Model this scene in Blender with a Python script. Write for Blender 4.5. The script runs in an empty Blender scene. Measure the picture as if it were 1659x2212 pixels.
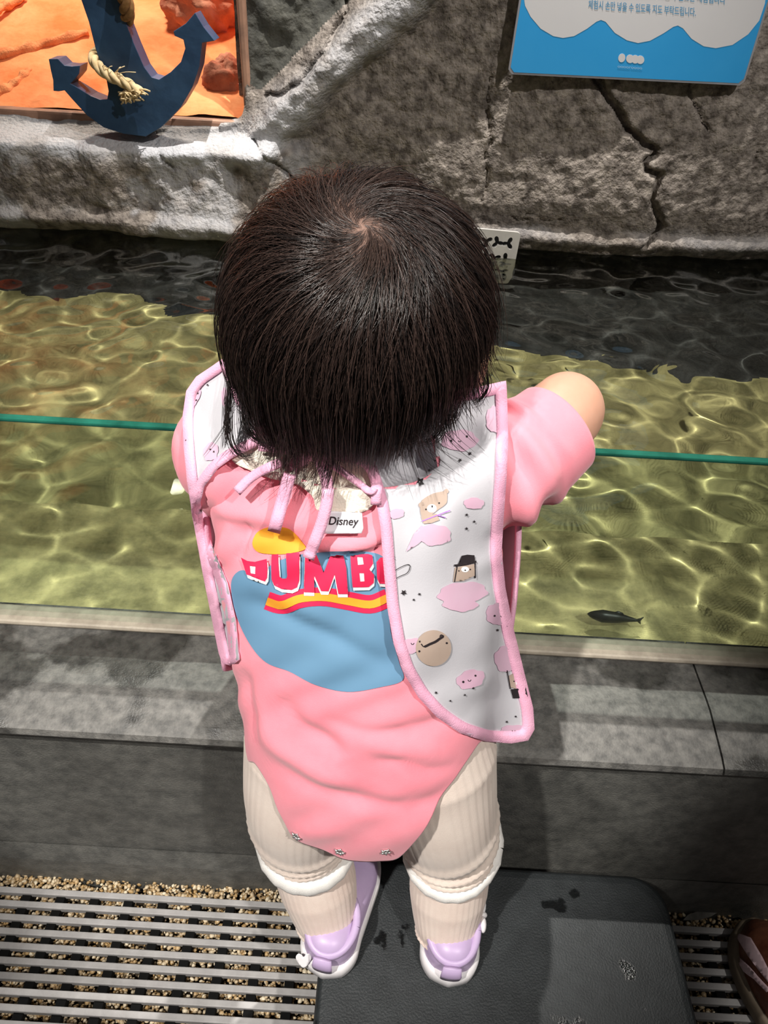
import bpy, bmesh, math, random
import numpy as np
from mathutils import Vector, Matrix
from mathutils.bvhtree import BVHTree
from mathutils.geometry import delaunay_2d_cdt

random.seed(7)
RNG = np.random.default_rng(7)
SC = bpy.context.scene
COL = SC.collection

# ------------------------------------------------------------------ camera
CAM_H, PITCH, ROLL, FPX = 0.97, math.radians(40), math.atan(.058), 1534.0
cam = bpy.data.cameras.new('camera')
cam_o = bpy.data.objects.new('camera', cam)
COL.objects.link(cam_o)
cam.sensor_fit = 'HORIZONTAL'
cam.sensor_width = 36.0
cam.lens = 36.0 * FPX / 1659.0
cam.clip_start = 0.01
cam_o.location = (0, 0, CAM_H)
cam_o.rotation_euler = (Matrix.Rotation(math.pi / 2 - PITCH, 3, 'X') @ Matrix.Rotation(ROLL, 3, 'Z')).to_euler()
SC.camera = cam_o

# ------------------------------------------------------------------ world, lights, exposure
SC.view_settings.view_transform = 'Standard'
SC.view_settings.look = 'None'
SC.view_settings.gamma = 1.0
SC.view_settings.use_curve_mapping = False
SC.view_settings.exposure = 0.0
world = bpy.data.worlds.new('room_ambient')
SC.world = world
world.use_nodes = True
world.node_tree.nodes['Background'].inputs[0].default_value = (1.0, .97, .93, 1)
world.node_tree.nodes['Background'].inputs[1].default_value = 0.095


def spot(name, loc, target, power, angle, size=.03, blend=.3, color=(1, .96, .9), caustic=False):
    l = bpy.data.lights.new(name, 'SPOT')
    l.energy, l.spot_size, l.spot_blend, l.shadow_soft_size, l.color = power, math.radians(angle), blend, size, color
    o = bpy.data.objects.new(name, l)
    COL.objects.link(o)
    o.location = loc
    o.rotation_euler = (Vector(target) - Vector(loc)).to_track_quat('-Z', 'Y').to_euler()
    if caustic:
        l.cycles.is_caustics_light = True
    return o


spot('ceiling_spot_left', (-.75, -.45, 2.20), (-.20, .45, .50), 205, 25, blend=.45)
spot('ceiling_spot_right', (.72, -.62, 2.15), (-.18, .42, .45), 108, 33, blend=.4)
spot('ceiling_spot_wall', (.95, .05, 2.2), (0, 1.28, .80), 84, 56, blend=.5)
spot('ceiling_spot_pond', (.05, 1.05, 2.3), (0, .99, .45), 205, 49, blend=.7, size=.010, caustic=True)
spot('added_spot_shoe', (.95, -.35, 2.2), (.60, .25, .03), 60, 9, blend=.5)  # unseen spot added to brighten the brown shoe
spot('ceiling_spot_niche', (-.75, .55, 2.0), (-.45, 1.25, .68), 5, 38, blend=.5)

# ------------------------------------------------------------------ pixel helpers (photograph frame 1659 x 2212)
CR, SR = math.cos(ROLL), math.sin(ROLL)
CP, SP = math.cos(PITCH), math.sin(PITCH)
EYE = Vector((0, 0, CAM_H))


def ray(px, py):
    dx, dy = px - 829.5, py - 1106
    u, v = (dx * CR + dy * SR) / FPX, (dx * SR - dy * CR) / FPX
    return Vector((u, CP + v * SP, -SP + v * CP))


def at_d(px, py, d): return EYE + ray(px, py) * d
def at_z(px, py, z): r = ray(px, py); return EYE + r * ((z - CAM_H) / r.z)
def at_y(px, py, y): r = ray(px, py); return EYE + r * (y / r.y)
def depth_of(p): return p.y * CP - (p.z - CAM_H) * SP


def proj(p):
    dz = p[2] - CAM_H
    zc = p[1] * CP - dz * SP
    up = p[1] * SP + dz * CP
    x, y = p[0] / zc * FPX, -up / zc * FPX
    return 829.5 + x * CR - y * SR, 1106 + x * SR + y * CR


# ------------------------------------------------------------------ object helpers
def tag(o, label=None, cat=None, group=None, kind=None):
    if label: o['label'] = label
    if cat: o['category'] = cat
    if group: o['group'] = group
    if kind: o['kind'] = kind
    return o


def link(o, parent=None):
    COL.objects.link(o)
    if parent is not None:
        o.parent = parent
    return o


def mesh_obj(name, verts, faces, mats, parent=None, smooth=True, midx=None):
    me = bpy.data.meshes.new(name)
    me.from_pydata([tuple(map(float, v)) for v in verts], [], [tuple(int(i) for i in f) for f in faces])
    for m in (mats if isinstance(mats, (list, tuple)) else [mats]):
        me.materials.append(m)
    if midx is not None:
        me.polygons.foreach_set('material_index', np.asarray(midx, dtype=np.int32))
    me.polygons.foreach_set('use_smooth', np.full(len(me.polygons), bool(smooth)))
    me.update()
    return link(bpy.data.objects.new(name, me), parent)


def empty(name, loc=(0, 0, 0)):
    o = bpy.data.objects.new(name, None)
    o.location = loc
    return link(o)


class MB:
    """collects shapes, builds ONE mesh object"""

    def __init__(s): s.v, s.f, s.m = [], [], []

    def add(s, v, f, m=0):
        n = len(s.v)
        s.v += [tuple(x) for x in v]
        s.f += [tuple(i + n for i in q) for q in f]
        s.m += [m] * len(f)
        return s

    def box(s, lo, hi, m=0):
        (a, b, c), (d, e, g) = lo, hi
        v = [(a, b, c), (d, b, c), (d, e, c), (a, e, c), (a, b, g), (d, b, g), (d, e, g), (a, e, g)]
        return s.add(v, [(3, 2, 1, 0), (4, 5, 6, 7), (0, 1, 5, 4), (1, 2, 6, 5), (2, 3, 7, 6), (3, 0, 4, 7)], m)

    def build(s, name, mats, parent=None, smooth=True):
        return mesh_obj(name, s.v, s.f, mats, parent, smooth, s.m)


def bevel(o, w, seg=2):
    m = o.modifiers.new('bevel', 'BEVEL')
    m.width, m.segments, m.limit_method = w, seg, 'ANGLE'
    return o


def solidify(o, t, off=0):
    m = o.modifiers.new('thickness', 'SOLIDIFY')
    m.thickness, m.offset = t, off
    return o


def catmull(pts, n):
    """resample a polyline of tuples to n points along a Catmull-Rom curve"""
    P = np.array(pts, float)
    P = np.vstack([2 * P[0] - P[1], P, 2 * P[-1] - P[-2]])
    out = []
    for k in np.linspace(0, len(pts) - 1, n):
        i = min(int(k), len(pts) - 2)
        t = k - i
        a, b, c, d = P[i:i + 4]
        out.append(.5 * (2 * b + (c - a) * t + (2 * a - 5 * b + 4 * c - d) * t * t + (3 * b - a - 3 * c + d) * t ** 3))
    return np.array(out)


def tube(pts, rad, n=12, disp=None, cap=True, flat=1.0, up=(0, 0, 1)):
    """tube along pts; rad scalar or list; disp(theta, t) adds to the radius"""
    P = np.asarray(pts, float)
    k = len(P)
    R = np.full(k, float(rad)) if np.isscalar(rad) else np.asarray(rad, float)
    T = np.gradient(P, axis=0)
    T /= np.linalg.norm(T, axis=1)[:, None]
    N = np.zeros_like(P)
    u = np.array(up, float)
    if abs(np.dot(u, T[0])) > .9: u = np.array((0, 1, 0.)) if abs(T[0][1]) < .9 else np.array((1., 0, 0))
    u = u - T[0] * np.dot(u, T[0]); N[0] = u / np.linalg.norm(u)
    for i in range(1, k):
        u = N[i - 1] - T[i] * np.dot(N[i - 1], T[i]); N[i] = u / np.linalg.norm(u)
    B = np.cross(T, N)
    th = np.arange(n) / n * 2 * math.pi
    v = []
    for i in range(k):
        r = R[i] + (np.array([disp(t, i / (k - 1)) for t in th]) if disp else 0)
        v += (P[i] + (np.cos(th) * r)[:, None] * N[i] * flat + (np.sin(th) * r)[:, None] * B[i]).tolist()
    f = [(i * n + j, i * n + (j + 1) % n, (i + 1) * n + (j + 1) % n, (i + 1) * n + j) for i in range(k - 1) for j in range(n)]
    if cap:
        f += [tuple(range(n - 1, -1, -1)), tuple((k - 1) * n + j for j in range(n))]
    return v, f


def ellipsoid(c, r, rot=None, nu=24, nv=14):
    v, f = [], []
    for i in range(nv + 1):
        a = math.pi * i / nv
        for j in range(nu):
            b = 2 * math.pi * j / nu
            q = Vector((r[0] * math.sin(a) * math.cos(b), r[1] * math.sin(a) * math.sin(b), r[2] * math.cos(a)))
            if rot: q = rot @ q
            v.append(tuple(q + Vector(c)))
    for i in range(nv):
        for j in range(nu):
            f.append((i * nu + j, (i + 1) * nu + j, (i + 1) * nu + (j + 1) % nu, i * nu + (j + 1) % nu))
    return v, f


def grid_faces(nu, nv, closed=False):
    """grid of nv rows by nu columns"""
    f = []
    for i in range(nv - 1):
        for j in range(nu if closed else nu - 1):
            f.append((i * nu + j, i * nu + (j + 1) % nu, (i + 1) * nu + (j + 1) % nu, (i + 1) * nu + j))
    return f


# 2-D polygons
def inside(p, poly):
    x, y = p
    c = False
    j = len(poly) - 1
    for i in range(len(poly)):
        xi, yi = poly[i]; xj, yj = poly[j]
        if (yi > y) != (yj > y) and x < (xj - xi) * (y - yi) / (yj - yi) + xi: c = not c
        j = i
    return c


def densify(poly, step):
    out = []
    for i in range(len(poly)):
        a, b = poly[i], poly[(i + 1) % len(poly)]
        n = max(1, int(math.hypot(b[0] - a[0], b[1] - a[1]) / step))
        out += [(a[0] + (b[0] - a[0]) * k / n, a[1] + (b[1] - a[1]) * k / n) for k in range(n)]
    return out


def tess(outer, holes=(), step=8.0):
    """triangulate a polygon with holes, with inner points every step"""
    loops = [densify(outer, step)] + [densify(h, step) for h in holes]
    pts, edges = [], []
    for L in loops:
        n = len(pts)
        pts += L
        edges += [(n + i, n + (i + 1) % len(L)) for i in range(len(L))]
    xs = [p[0] for p in loops[0]]; ys = [p[1] for p in loops[0]]
    y = min(ys) + step * .5
    while y < max(ys):
        x = min(xs) + step * .5
        while x < max(xs):
            q = (x, y)
            if inside(q, loops[0]) and not any(inside(q, h) for h in loops[1:]):
                pts.append(q)
            x += step
        y += step
    r = delaunay_2d_cdt([Vector(p) for p in pts], edges, [], 0, step * 1e-3)
    V = [tuple(v) for v in r[0]]
    F = []
    for t in r[2]:
        c = (sum(V[i][0] for i in t) / 3, sum(V[i][1] for i in t) / 3)
        if inside(c, loops[0]) and not any(inside(c, h) for h in loops[1:]):
            F.append(tuple(t))
    return V, F


def smooth_poly(pts, n=60):
    P = list(pts)
    C = catmull(P[-2:] + P + P[:2], (len(P) + 4) * 8)
    k = len(P)
    return [tuple(p) for p in catmull(P[-1:] + P + P[:2], (k + 2) * 6 + 1)[6:6 * (k + 1)]]


def circle(cx, cy, rx, ry=None, n=24, rot=0):
    ry = ry or rx
    out = []
    for i in range(n):
        a = 2 * math.pi * i / n
        x, y = rx * math.cos(a), ry * math.sin(a)
        out.append((cx + x * math.cos(rot) - y * math.sin(rot), cy + x * math.sin(rot) + y * math.cos(rot)))
    return out


def star(cx, cy, r, rot=0):
    return [(cx + (r if i % 2 == 0 else r * .45) * math.sin(rot + i * math.pi / 5), cy - (r if i % 2 == 0 else r * .45) * math.cos(rot + i * math.pi / 5)) for i in range(10)]


def stroke(pts, w):
    """polyline of pixel points -> polygon band of width w (w may be a list)"""
    P = np.array(pts, float)
    T = np.gradient(P, axis=0)
    T /= np.linalg.norm(T, axis=1)[:, None] + 1e-9
    N = np.stack([-T[:, 1], T[:, 0]], 1)
    W = np.full(len(P), w / 2.) if np.isscalar(w) else np.array(w, float) / 2
    return [tuple(p) for p in P + N * W[:, None]] + [tuple(p) for p in (P - N * W[:, None])[::-1]]


def extrude_poly(outer, holes, fn, back, step=8.0):
    """closed plate: fn(x, y) -> front point, back = vector to the back face"""
    V, F = tess(outer, holes, step)
    n = len(V)
    fr = [Vector(fn(*v)) for v in V]
    verts = fr + [v + Vector(back) for v in fr]
    faces = list(F) + [tuple(i + n for i in reversed(t)) for t in F]
    cnt = {}
    for t in F:
        for a, b in ((t[0], t[1]), (t[1], t[2]), (t[2], t[0])):
            cnt[(a, b)] = 1
    for (a, b) in cnt:
        if (b, a) not in cnt:
            faces.append((b, a, a + n, b + n))
    return verts, faces


def fix_normals(o):
    bm = bmesh.new(); bm.from_mesh(o.data)
    bmesh.ops.recalc_face_normals(bm, faces=bm.faces)
    bm.to_mesh(o.data); bm.free()
    return o


def recentre(o, base):
    """put the origin of a mesh at its base point without moving it"""
    b = Vector(base)
    o.data.transform(Matrix.Translation(-b))
    o.location = b
    return o


# smooth numpy value noise
_P = RNG.random((64, 64, 64))


def vnoise(x, y, z):
    x, y, z = np.broadcast_arrays(*(np.asarray(q, float) for q in (x, y, z)))
    i, j, k = (np.floor(q).astype(int) for q in (x, y, z))
    u, v, w = x - i, y - j, z - k
    u, v, w = (q * q * (3 - 2 * q) for q in (u, v, w))
    g = lambda a, b, c: _P[(i + a) & 63, (j + b) & 63, (k + c) & 63]
    l = lambda a, b, t: a + (b - a) * t
    return l(l(l(g(0, 0, 0), g(1, 0, 0), u), l(g(0, 1, 0), g(1, 1, 0), u), v), l(l(g(0, 0, 1), g(1, 0, 1), u), l(g(0, 1, 1), g(1, 1, 1), u), v), w) * 2 - 1


def fbm(x, y, z=0., o=5, g=.5):
    s, a, f = 0, 1, 1
    for _ in range(o):
        s = s + a * vnoise(x * f, y * f, np.asarray(z) * f + 3.7 * f)
        a *= g; f *= 2.03
    return s


def sstep(a, b, x):
    t = np.clip((x - a) / (b - a), 0, 1)
    return t * t * (3 - 2 * t)


# ------------------------------------------------------------------ materials
def mat(name, c1, c2=None, scale=40, rough=.6, rough2=None, bump=0, bscale=300, spec=.5, lo=.35, hi=.65, sheen=0, metal=0,
        sss=0, coat=0, attr=None, attr_col=None, detail=5, wet=None):
    m = bpy.data.materials.new(name)
    m.use_nodes = True
    nt = m.node_tree
    b = nt.nodes['Principled BSDF']
    b.inputs['Roughness'].default_value = rough
    b.inputs['Specular IOR Level'].default_value = spec
    b.inputs['Metallic'].default_value = metal
    b.inputs['Sheen Weight'].default_value = sheen
    b.inputs['Coat Weight'].default_value = coat
    if sss:
        b.inputs['Subsurface Weight'].default_value = sss
        b.inputs['Subsurface Radius'].default_value = (.012, .005, .003)
        b.inputs['Subsurface Scale'].default_value = .6
    tc = nt.nodes.new('ShaderNodeTexCoord')
    L = nt.links.new
    col = None
    if c2 is None:
        c2 = tuple(min(1, x * 1.12) for x in c1)
    nz = nt.nodes.new('ShaderNodeTexNoise')
    nz.inputs['Scale'].default_value = scale
    nz.inputs['Detail'].default_value = detail
    nz.inputs['Roughness'].default_value = .62
    L(tc.outputs['Object'], nz.inputs['Vector'])
    rp = nt.nodes.new('ShaderNodeValToRGB')
    rp.color_ramp.elements[0].position, rp.color_ramp.elements[1].position = lo, hi
    rp.color_ramp.elements[0].color, rp.color_ramp.elements[1].color = (*c1, 1), (*c2, 1)
    L(nz.outputs['Fac'], rp.inputs['Fac'])
    col = rp.outputs['Color']
    if attr:
        at = nt.nodes.new('ShaderNodeAttribute')
        at.attribute_name = attr
        mx = nt.nodes.new('ShaderNodeMix')
        mx.data_type = 'RGBA'
        mx.inputs[7].default_value = (*attr_col, 1)
        L(at.outputs['Fac'], mx.inputs[0]); L(col, mx.inputs[6])
        col = mx.outputs[2]
    if wet:
        # wet stains: darker and glossier where a low-frequency noise is high
        wscale, wlo, whi, dark, wrough = wet
        n2 = nt.nodes.new('ShaderNodeTexNoise')
        n2.inputs['Scale'].default_value = wscale
        n2.inputs['Detail'].default_value = 6
        L(tc.outputs['Object'], n2.inputs['Vector'])
        r2 = nt.nodes.new('ShaderNodeValToRGB')
        r2.color_ramp.elements[0].position, r2.color_ramp.elements[1].position = wlo, whi
        L(n2.outputs['Fac'], r2.inputs['Fac'])
        mx = nt.nodes.new('ShaderNodeMix')
        mx.data_type = 'RGBA'; mx.blend_type = 'MULTIPLY'
        mx.inputs[7].default_value = (dark, dark, dark, 1)
        L(r2.outputs['Color'], mx.inputs[0]); L(col, mx.inputs[6])
        col = mx.outputs[2]
        mr = nt.nodes.new('ShaderNodeMapRange')
        mr.inputs[3].default_value, mr.inputs[4].default_value = rough, wrough
        L(r2.outputs['Color'], mr.inputs[0]); L(mr.outputs[0], b.inputs['Roughness'])
    L(col, b.inputs['Base Color'])
    if bump:
        n3 = nt.nodes.new('ShaderNodeTexNoise')
        n3.inputs['Scale'].default_value = bscale
        n3.inputs['Detail'].default_value = 5
        L(tc.outputs['Object'], n3.inputs['Vector'])
        bp = nt.nodes.new('ShaderNodeBump')
        bp.inputs['Strength'].default_value = min(1, bump)
        bp.inputs['Distance'].default_value = .004 * max(1, bump)
        L(n3.outputs['Fac'], bp.inputs['Height']); L(bp.outputs[0], b.inputs['Normal'])
    return m


def srgb(r, g, b):
    f = lambda c: (c / 255 / 12.92) if c / 255 <= .04045 else ((c / 255 + .055) / 1.055) ** 2.4
    return (f(r), f(g), f(b))


def clear_mat(name, tint, rough=0.0, ior=1.5, gloss=1.0):
    """pane of glass: fresnel reflection over tinted transparency"""
    m = bpy.data.materials.new(name)
    m.use_nodes = True
    nt = m.node_tree
    nt.nodes.remove(nt.nodes['Principled BSDF'])
    out = nt.nodes['Material Output']
    t = nt.nodes.new('ShaderNodeBsdfTransparent'); t.inputs[0].default_value = (*tint, 1)
    g = nt.nodes.new('ShaderNodeBsdfGlossy'); g.inputs['Roughness'].default_value = rough
    fr = nt.nodes.new('ShaderNodeFresnel'); fr.inputs[0].default_value = ior
    mu = nt.nodes.new('ShaderNodeMath'); mu.operation = 'MULTIPLY'; mu.inputs[1].default_value = gloss
    mx = nt.nodes.new('ShaderNodeMixShader')
    ge = nt.nodes.new('ShaderNodeNewGeometry')
    inv = nt.nodes.new('ShaderNodeMath'); inv.operation = 'SUBTRACT'; inv.inputs[0].default_value = 1.0
    m2 = nt.nodes.new('ShaderNodeMath'); m2.operation = 'MULTIPLY'
    nt.links.new(ge.outputs['Backfacing'], inv.inputs[1])        # reflect on the outer faces only
    nt.links.new(fr.outputs[0], mu.inputs[0]); nt.links.new(mu.outputs[0], m2.inputs[0]); nt.links.new(inv.outputs[0], m2.inputs[1])
    nt.links.new(m2.outputs[0], mx.inputs[0])
    nt.links.new(t.outputs[0], mx.inputs[1]); nt.links.new(g.outputs[0], mx.inputs[2])
    nt.links.new(mx.outputs[0], out.inputs[0])
    return m


M_ROCK = mat('grey_brown_rock', srgb(84, 76, 70), srgb(158, 148, 139), 60, .85, bump=1.0, bscale=170, lo=.36, hi=.66, attr='pale', attr_col=srgb(188, 188, 192), detail=10)
M_DARKROCK_SHADE = mat('dark_rock_shade', srgb(8, 8, 8), srgb(20, 20, 18), 30, .7, bump=.6, bscale=80)  # near-black underwater rock; also paints the shade on the pond's back floor
M_CONC = mat('dark_concrete', srgb(86, 86, 83), srgb(116, 115, 110), 60, .6, bump=.3, bscale=420, detail=8, wet=(4, .47, .60, .72, .38))
M_LEDGE = mat('ledge_concrete', srgb(74, 73, 71), srgb(112, 110, 106), 90, .6, bump=.22, bscale=500, detail=9, wet=(8, .48, .53, .42, .25))
M_GROOVE = mat('dark_joint', srgb(40, 40, 38), srgb(58, 57, 54), 60, .7)
M_SAND = mat('olive_sand_bottom', srgb(112, 106, 70), srgb(168, 158, 110), 26, .9, bump=.4, bscale=120, detail=7)
M_SEAL = mat('beige_sill', srgb(150, 140, 126), srgb(178, 168, 152), 50, .5)
M_SLAT = mat('grey_metal_slat', srgb(156, 153, 152), srgb(176, 173, 172), 30, .6, bump=.1)
M_BAR = mat('black_crossbar', srgb(8, 8, 8), srgb(12, 12, 12), 30, .9, spec=.2)
M_BED = mat('dark_gravel_bed', srgb(46, 38, 28), srgb(82, 68, 48), 200, .9)
M_STOOL = mat('black_rubber', srgb(30, 34, 36), srgb(42, 46, 48), 40, .55, bump=.25, bscale=500, wet=(17, .61, .635, .22, .12))
M_ANCHOR = mat('blue_painted_wood', srgb(34, 58, 86), srgb(50, 78, 108), 14, .45, bump=.15, bscale=60)
M_ROPE = mat('cream_rope', srgb(196, 168, 122), srgb(226, 203, 160), 120, .9)
M_ROPE2 = mat('brown_rope', srgb(120, 84, 46), srgb(160, 118, 70), 120, .9)
M_ORANGE = mat('orange_sand', srgb(232, 120, 62), srgb(246, 164, 110), 9, .9, bump=.4, bscale=90)
M_REDROCK = mat('red_rock', srgb(150, 84, 62), srgb(214, 150, 122), 16, .9, bump=.8, bscale=60)
M_STICK = mat('orange_branch', srgb(206, 116, 66), srgb(238, 158, 104), 40, .9, bump=.5)
M_FRAME = mat('window_frame_grey', srgb(120, 92, 78), srgb(168, 128, 106), 20, .6)
M_PLATE = mat('grey_plastic', srgb(186, 182, 178), srgb(200, 197, 192), 30, .4)
M_BLACK = mat('black_void', srgb(12, 12, 11), srgb(16, 16, 15), 30, .8)
M_SIGNBLUE = mat('sign_blue', srgb(46, 150, 214), srgb(58, 158, 220), 3, .35)
M_SIGNWHITE = mat('sign_white', srgb(206, 205, 208), srgb(212, 211, 214), 3, .4)
M_SIGNTEXT = mat('sign_text_blue', srgb(92, 150, 190), srgb(96, 154, 194), 3, .5)
M_SIGNPALE = mat('sign_pale_blue', srgb(140, 196, 230), srgb(144, 200, 232), 3, .5)
M_ACRYL = mat('sign_edge_grey', srgb(128, 128, 134), srgb(150, 150, 156), 10, .25)
M_SKIN = mat('toddler_skin', srgb(200, 150, 126), srgb(210, 162, 138), 12, .5, sss=.15)
M_LIPS = mat('lips', srgb(200, 110, 105), srgb(206, 118, 112), 20, .4)
M_EYEW = mat('eye_white', srgb(235, 232, 230), srgb(240, 238, 236), 20, .2)
M_EYEB = mat('eye_dark', srgb(30, 20, 16), srgb(36, 24, 18), 20, .15)
M_PINK = mat('pink_jersey', srgb(244, 140, 156), srgb(250, 152, 168), 18, .85, bump=.12, bscale=1500, sheen=.25)
M_BIB = mat('white_bib_cloth', srgb(194, 192, 198), srgb(202, 200, 206), 12, .6, bump=.05, bscale=900)
M_BIND = mat('pink_binding', srgb(236, 172, 200), srgb(242, 182, 208), 30, .7, bump=.2, bscale=900)
M_LEG = mat('cream_ribbed_knit', srgb(226, 208, 196), srgb(234, 218, 206), 30, .85, bump=.15, bscale=1200, sheen=.2)
M_SOCK = mat('peach_ribbed_sock', srgb(230, 208, 196), srgb(238, 220, 208), 30, .85, bump=.15, bscale=1200, sheen=.2)
M_CUFF = mat('white_sock_cuff', srgb(232, 228, 224), srgb(240, 237, 233), 30, .9, bump=.3, bscale=1500)
M_LILAC = mat('lilac_leather', srgb(188, 164, 204), srgb(200, 178, 214), 20, .4)
M_SOLE = mat('white_rubber', srgb(226, 222, 224), srgb(236, 233, 234), 20, .5)
M_CREAM = mat('cream_collar', srgb(232, 222, 206), srgb(240, 232, 218), 40, .9, bump=.3, bscale=600)
M_TAGW = mat('white_label', srgb(232, 233, 240), srgb(238, 239, 244), 30, .6)
M_INK = mat('black_print', srgb(34, 26, 30), srgb(40, 32, 36), 30, .7)
M_PRED = mat('print_red', srgb(222, 30, 78), srgb(226, 36, 84), 30, .7)
M_PWHITE = mat('print_white', srgb(240, 238, 240), srgb(244, 243, 244), 30, .7)
M_PBLUE = mat('print_blue', srgb(98, 140, 172), srgb(104, 146, 178), 10, .75)
M_PORANGE = mat('print_orange', srgb(246, 164, 42), srgb(250, 170, 50), 30, .7)
M_CLOUD = mat('print_pink_cloud', srgb(212, 172, 194), srgb(214, 180, 200), 20, .7)
M_TAN = mat('print_tan', srgb(180, 158, 144), srgb(186, 166, 152), 30, .7)
M_PURPLE = mat('print_purple', srgb(170, 120, 200), srgb(176, 126, 206), 30, .7)
M_STEEL = mat('snap_steel', srgb(190, 190, 188), srgb(215, 215, 212), 60, .3, metal=.8)
M_BROWN = mat('brown_leather', srgb(92, 48, 34), srgb(146, 94, 70), 26, .35, bump=.3, bscale=90)
M_TAUPE = mat('taupe_welt', srgb(110, 98, 82), srgb(128, 114, 96), 40, .7)
M_SHOELIGHT = mat('shoe_light_patch', srgb(250, 214, 222), srgb(254, 226, 232), 30, .5)  # colour of the light patches laid on the brown shoe
M_SLIVER = mat('pale_light_sliver', srgb(110, 108, 102), srgb(140, 137, 130), 60, .8)  # pale colour standing in for a sliver of light
M_HAIR = mat('dark_brown_hair', srgb(11, 9, 9), srgb(20, 15, 15), 60, .30, spec=.6, attr='tone', attr_col=srgb(74, 57, 51))
M_SCALP = mat('hair_undercoat', srgb(16, 12, 12), srgb(22, 17, 16), 60, .7, attr='scalp', attr_col=srgb(140, 110, 97))
M_GLASS = clear_mat('tank_glass', (.93, .975, .955), .0, 1.5, .9)
M_GEDGE = mat('green_glass_edge', srgb(18, 70, 58), srgb(34, 100, 84), 20, .15)
M_WINDOW = clear_mat('window_glass', (.97, .97, .97), .0, 1.45, .7)

# water: real refraction, the caustics come from the wave shape and the pond lamp
M_WATER = bpy.data.materials.new('pond_water')
M_WATER.use_nodes = True
_nt = M_WATER.node_tree
_nt.nodes.remove(_nt.nodes['Principled BSDF'])
_g = _nt.nodes.new('ShaderNodeBsdfGlass')
_g.inputs['IOR'].default_value = 1.33
_g.inputs['Roughness'].default_value = 0
_g.inputs['Color'].default_value = (.97, 1, .96, 1)
_nt.links.new(_g.outputs[0], _nt.nodes['Material Output'].inputs[0])

# ------------------------------------------------------------------ the setting
GLASS_Y, LEDGE_Z, GLASS_TOP, WATER_Z, WALL_Y = .506, .361, .6255, .527, 1.28
FACE_Y, STOOL_Z = .393, .15

floor = MB().box((-1.4, -.9, -.08), (1.4, .42, -.034)).build('floor', M_BED, smooth=False)
tag(floor, 'dark gravel bed under the floor grating', kind='structure')

# front wall of the tank: face, skirting, groove, ledge slabs
wf = MB()
wf.box((-1.3, FACE_Y, -.04), (1.3, .53, .318))
wall_front = wf.build('wall_front', M_CONC, smooth=False)
tag(wall_front, 'dark concrete front of the touch tank', kind='structure')
sk = MB()
sec = [(FACE_Y - .001, -.03), (FACE_Y - .007, -.03), (FACE_Y - .0065, .045), (FACE_Y - .004, .062), (FACE_Y - .001, .078)]
for x in (-1.3, 1.3):
    for (y, z) in sec: sk.v.append((x, y, z))
n = len(sec)
sk.f = [(i, i + 1, n + i + 1, n + i) for i in range(n - 1)] + [tuple(range(n))[::-1], tuple(range(n, 2 * n))]
sk.m = [0] * len(sk.f)
sk.build('skirting', M_CONC, wall_front, smooth=False)
g = MB().box((-1.3, FACE_Y + .012, .318), (1.3, .52, .334)).build('joint', M_GROOVE, wall_front, smooth=False)
LSEC = [(.53, .334), (.386, .334), (.381, .337), (.379, .342), (.382, .3475), (.392, .351), (.440, .3605), (.452, LEDGE_Z), (.53, LEDGE_Z)]
for (x0, x1) in ((-1.3, -.452), (-.45, .345), (.347, 1.3)):
    mb = MB()
    nseg = max(2, int((x1 - x0) / .02))
    for k in range(nseg + 1):
        x = x0 + (x1 - x0) * k / nseg
        for (y, z) in LSEC: mb.v.append((x, y, z))
    n = len(LSEC)
    for k in range(nseg):
        mb.f += [(k * n + i, k * n + (i + 1) % n, (k + 1) * n + (i + 1) % n, (k + 1) * n + i) for i in range(n)]
    mb.f += [tuple(range(n))[::-1], tuple(nseg * n + i for i in range(n))]
    mb.m = [0] * len(mb.f)
    mb.build('slab', M_LEDGE, wall_front, smooth=False)

# pond bottom: a gently uneven olive bed, its back part coloured dark in place of shade
NX, NY = 400, 170
xs, ys = np.linspace(-1.2, 1.2, NX), np.linspace(.515, 1.46, NY)
X, Y = np.meshgrid(xs, ys)
Z = .338 + .006 * fbm(X * 9, Y * 9, 1.3, 4) + .02 * sstep(1.0, 1.4, Y)
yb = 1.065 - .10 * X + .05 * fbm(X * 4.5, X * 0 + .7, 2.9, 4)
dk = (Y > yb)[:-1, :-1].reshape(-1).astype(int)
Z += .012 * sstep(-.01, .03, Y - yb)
pond_floor = mesh_obj('pond_floor', np.stack([X, Y, Z], -1).reshape(-1, 3), grid_faces(NX, NY), [M_SAND, M_DARKROCK_SHADE], midx=dk)
tag(pond_floor, 'olive sandy bottom of the touch pond', kind='structure')
pond_floor.cycles.is_caustics_receiver = True

# rock wall behind the pond: height field with ledge, niche, pale ridge and cracks
CRACKS = [
    ([(1285, 165), (1294, 179), (1345, 254), (1357, 282), (1421, 330), (1397, 350), (1401, 369), (1427, 381), (1409, 433), (1433, 488), (1397, 532)], .0075, .020),
    ([(1062, 170), (1060, 214), (1054, 254), (1060, 302), (1050, 338), (1060, 373), (1045, 440)], .0035, .010),
    ([(548, 300), (575, 330), (605, 360), (640, 395), (700, 440)], .004, .012),
    ([(330, 290), (352, 322), (380, 360)], .003, .007),
    ([(1110, 470), (1135, 480), (1142, 500)], .003, .008),
    ([(1140, 465), (1180, 475), (1215, 478)], .003, .006),
    ([(1495, 180), (1500, 230), (1540, 290)], .0035, .008),
    ([(742, 0), (745, 30), (700, 110), (640, 190), (570, 215)], .006, .014),
    ([(1640, 330), (1625, 380), (1618, 400)], .003, .008),
]
NX, NZ = 620, 330
xs, zs = np.linspace(-1.15, 1.15, NX), np.linspace(.30, 1.32, NZ)
X, Zg = np.meshgrid(xs, zs)
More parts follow.
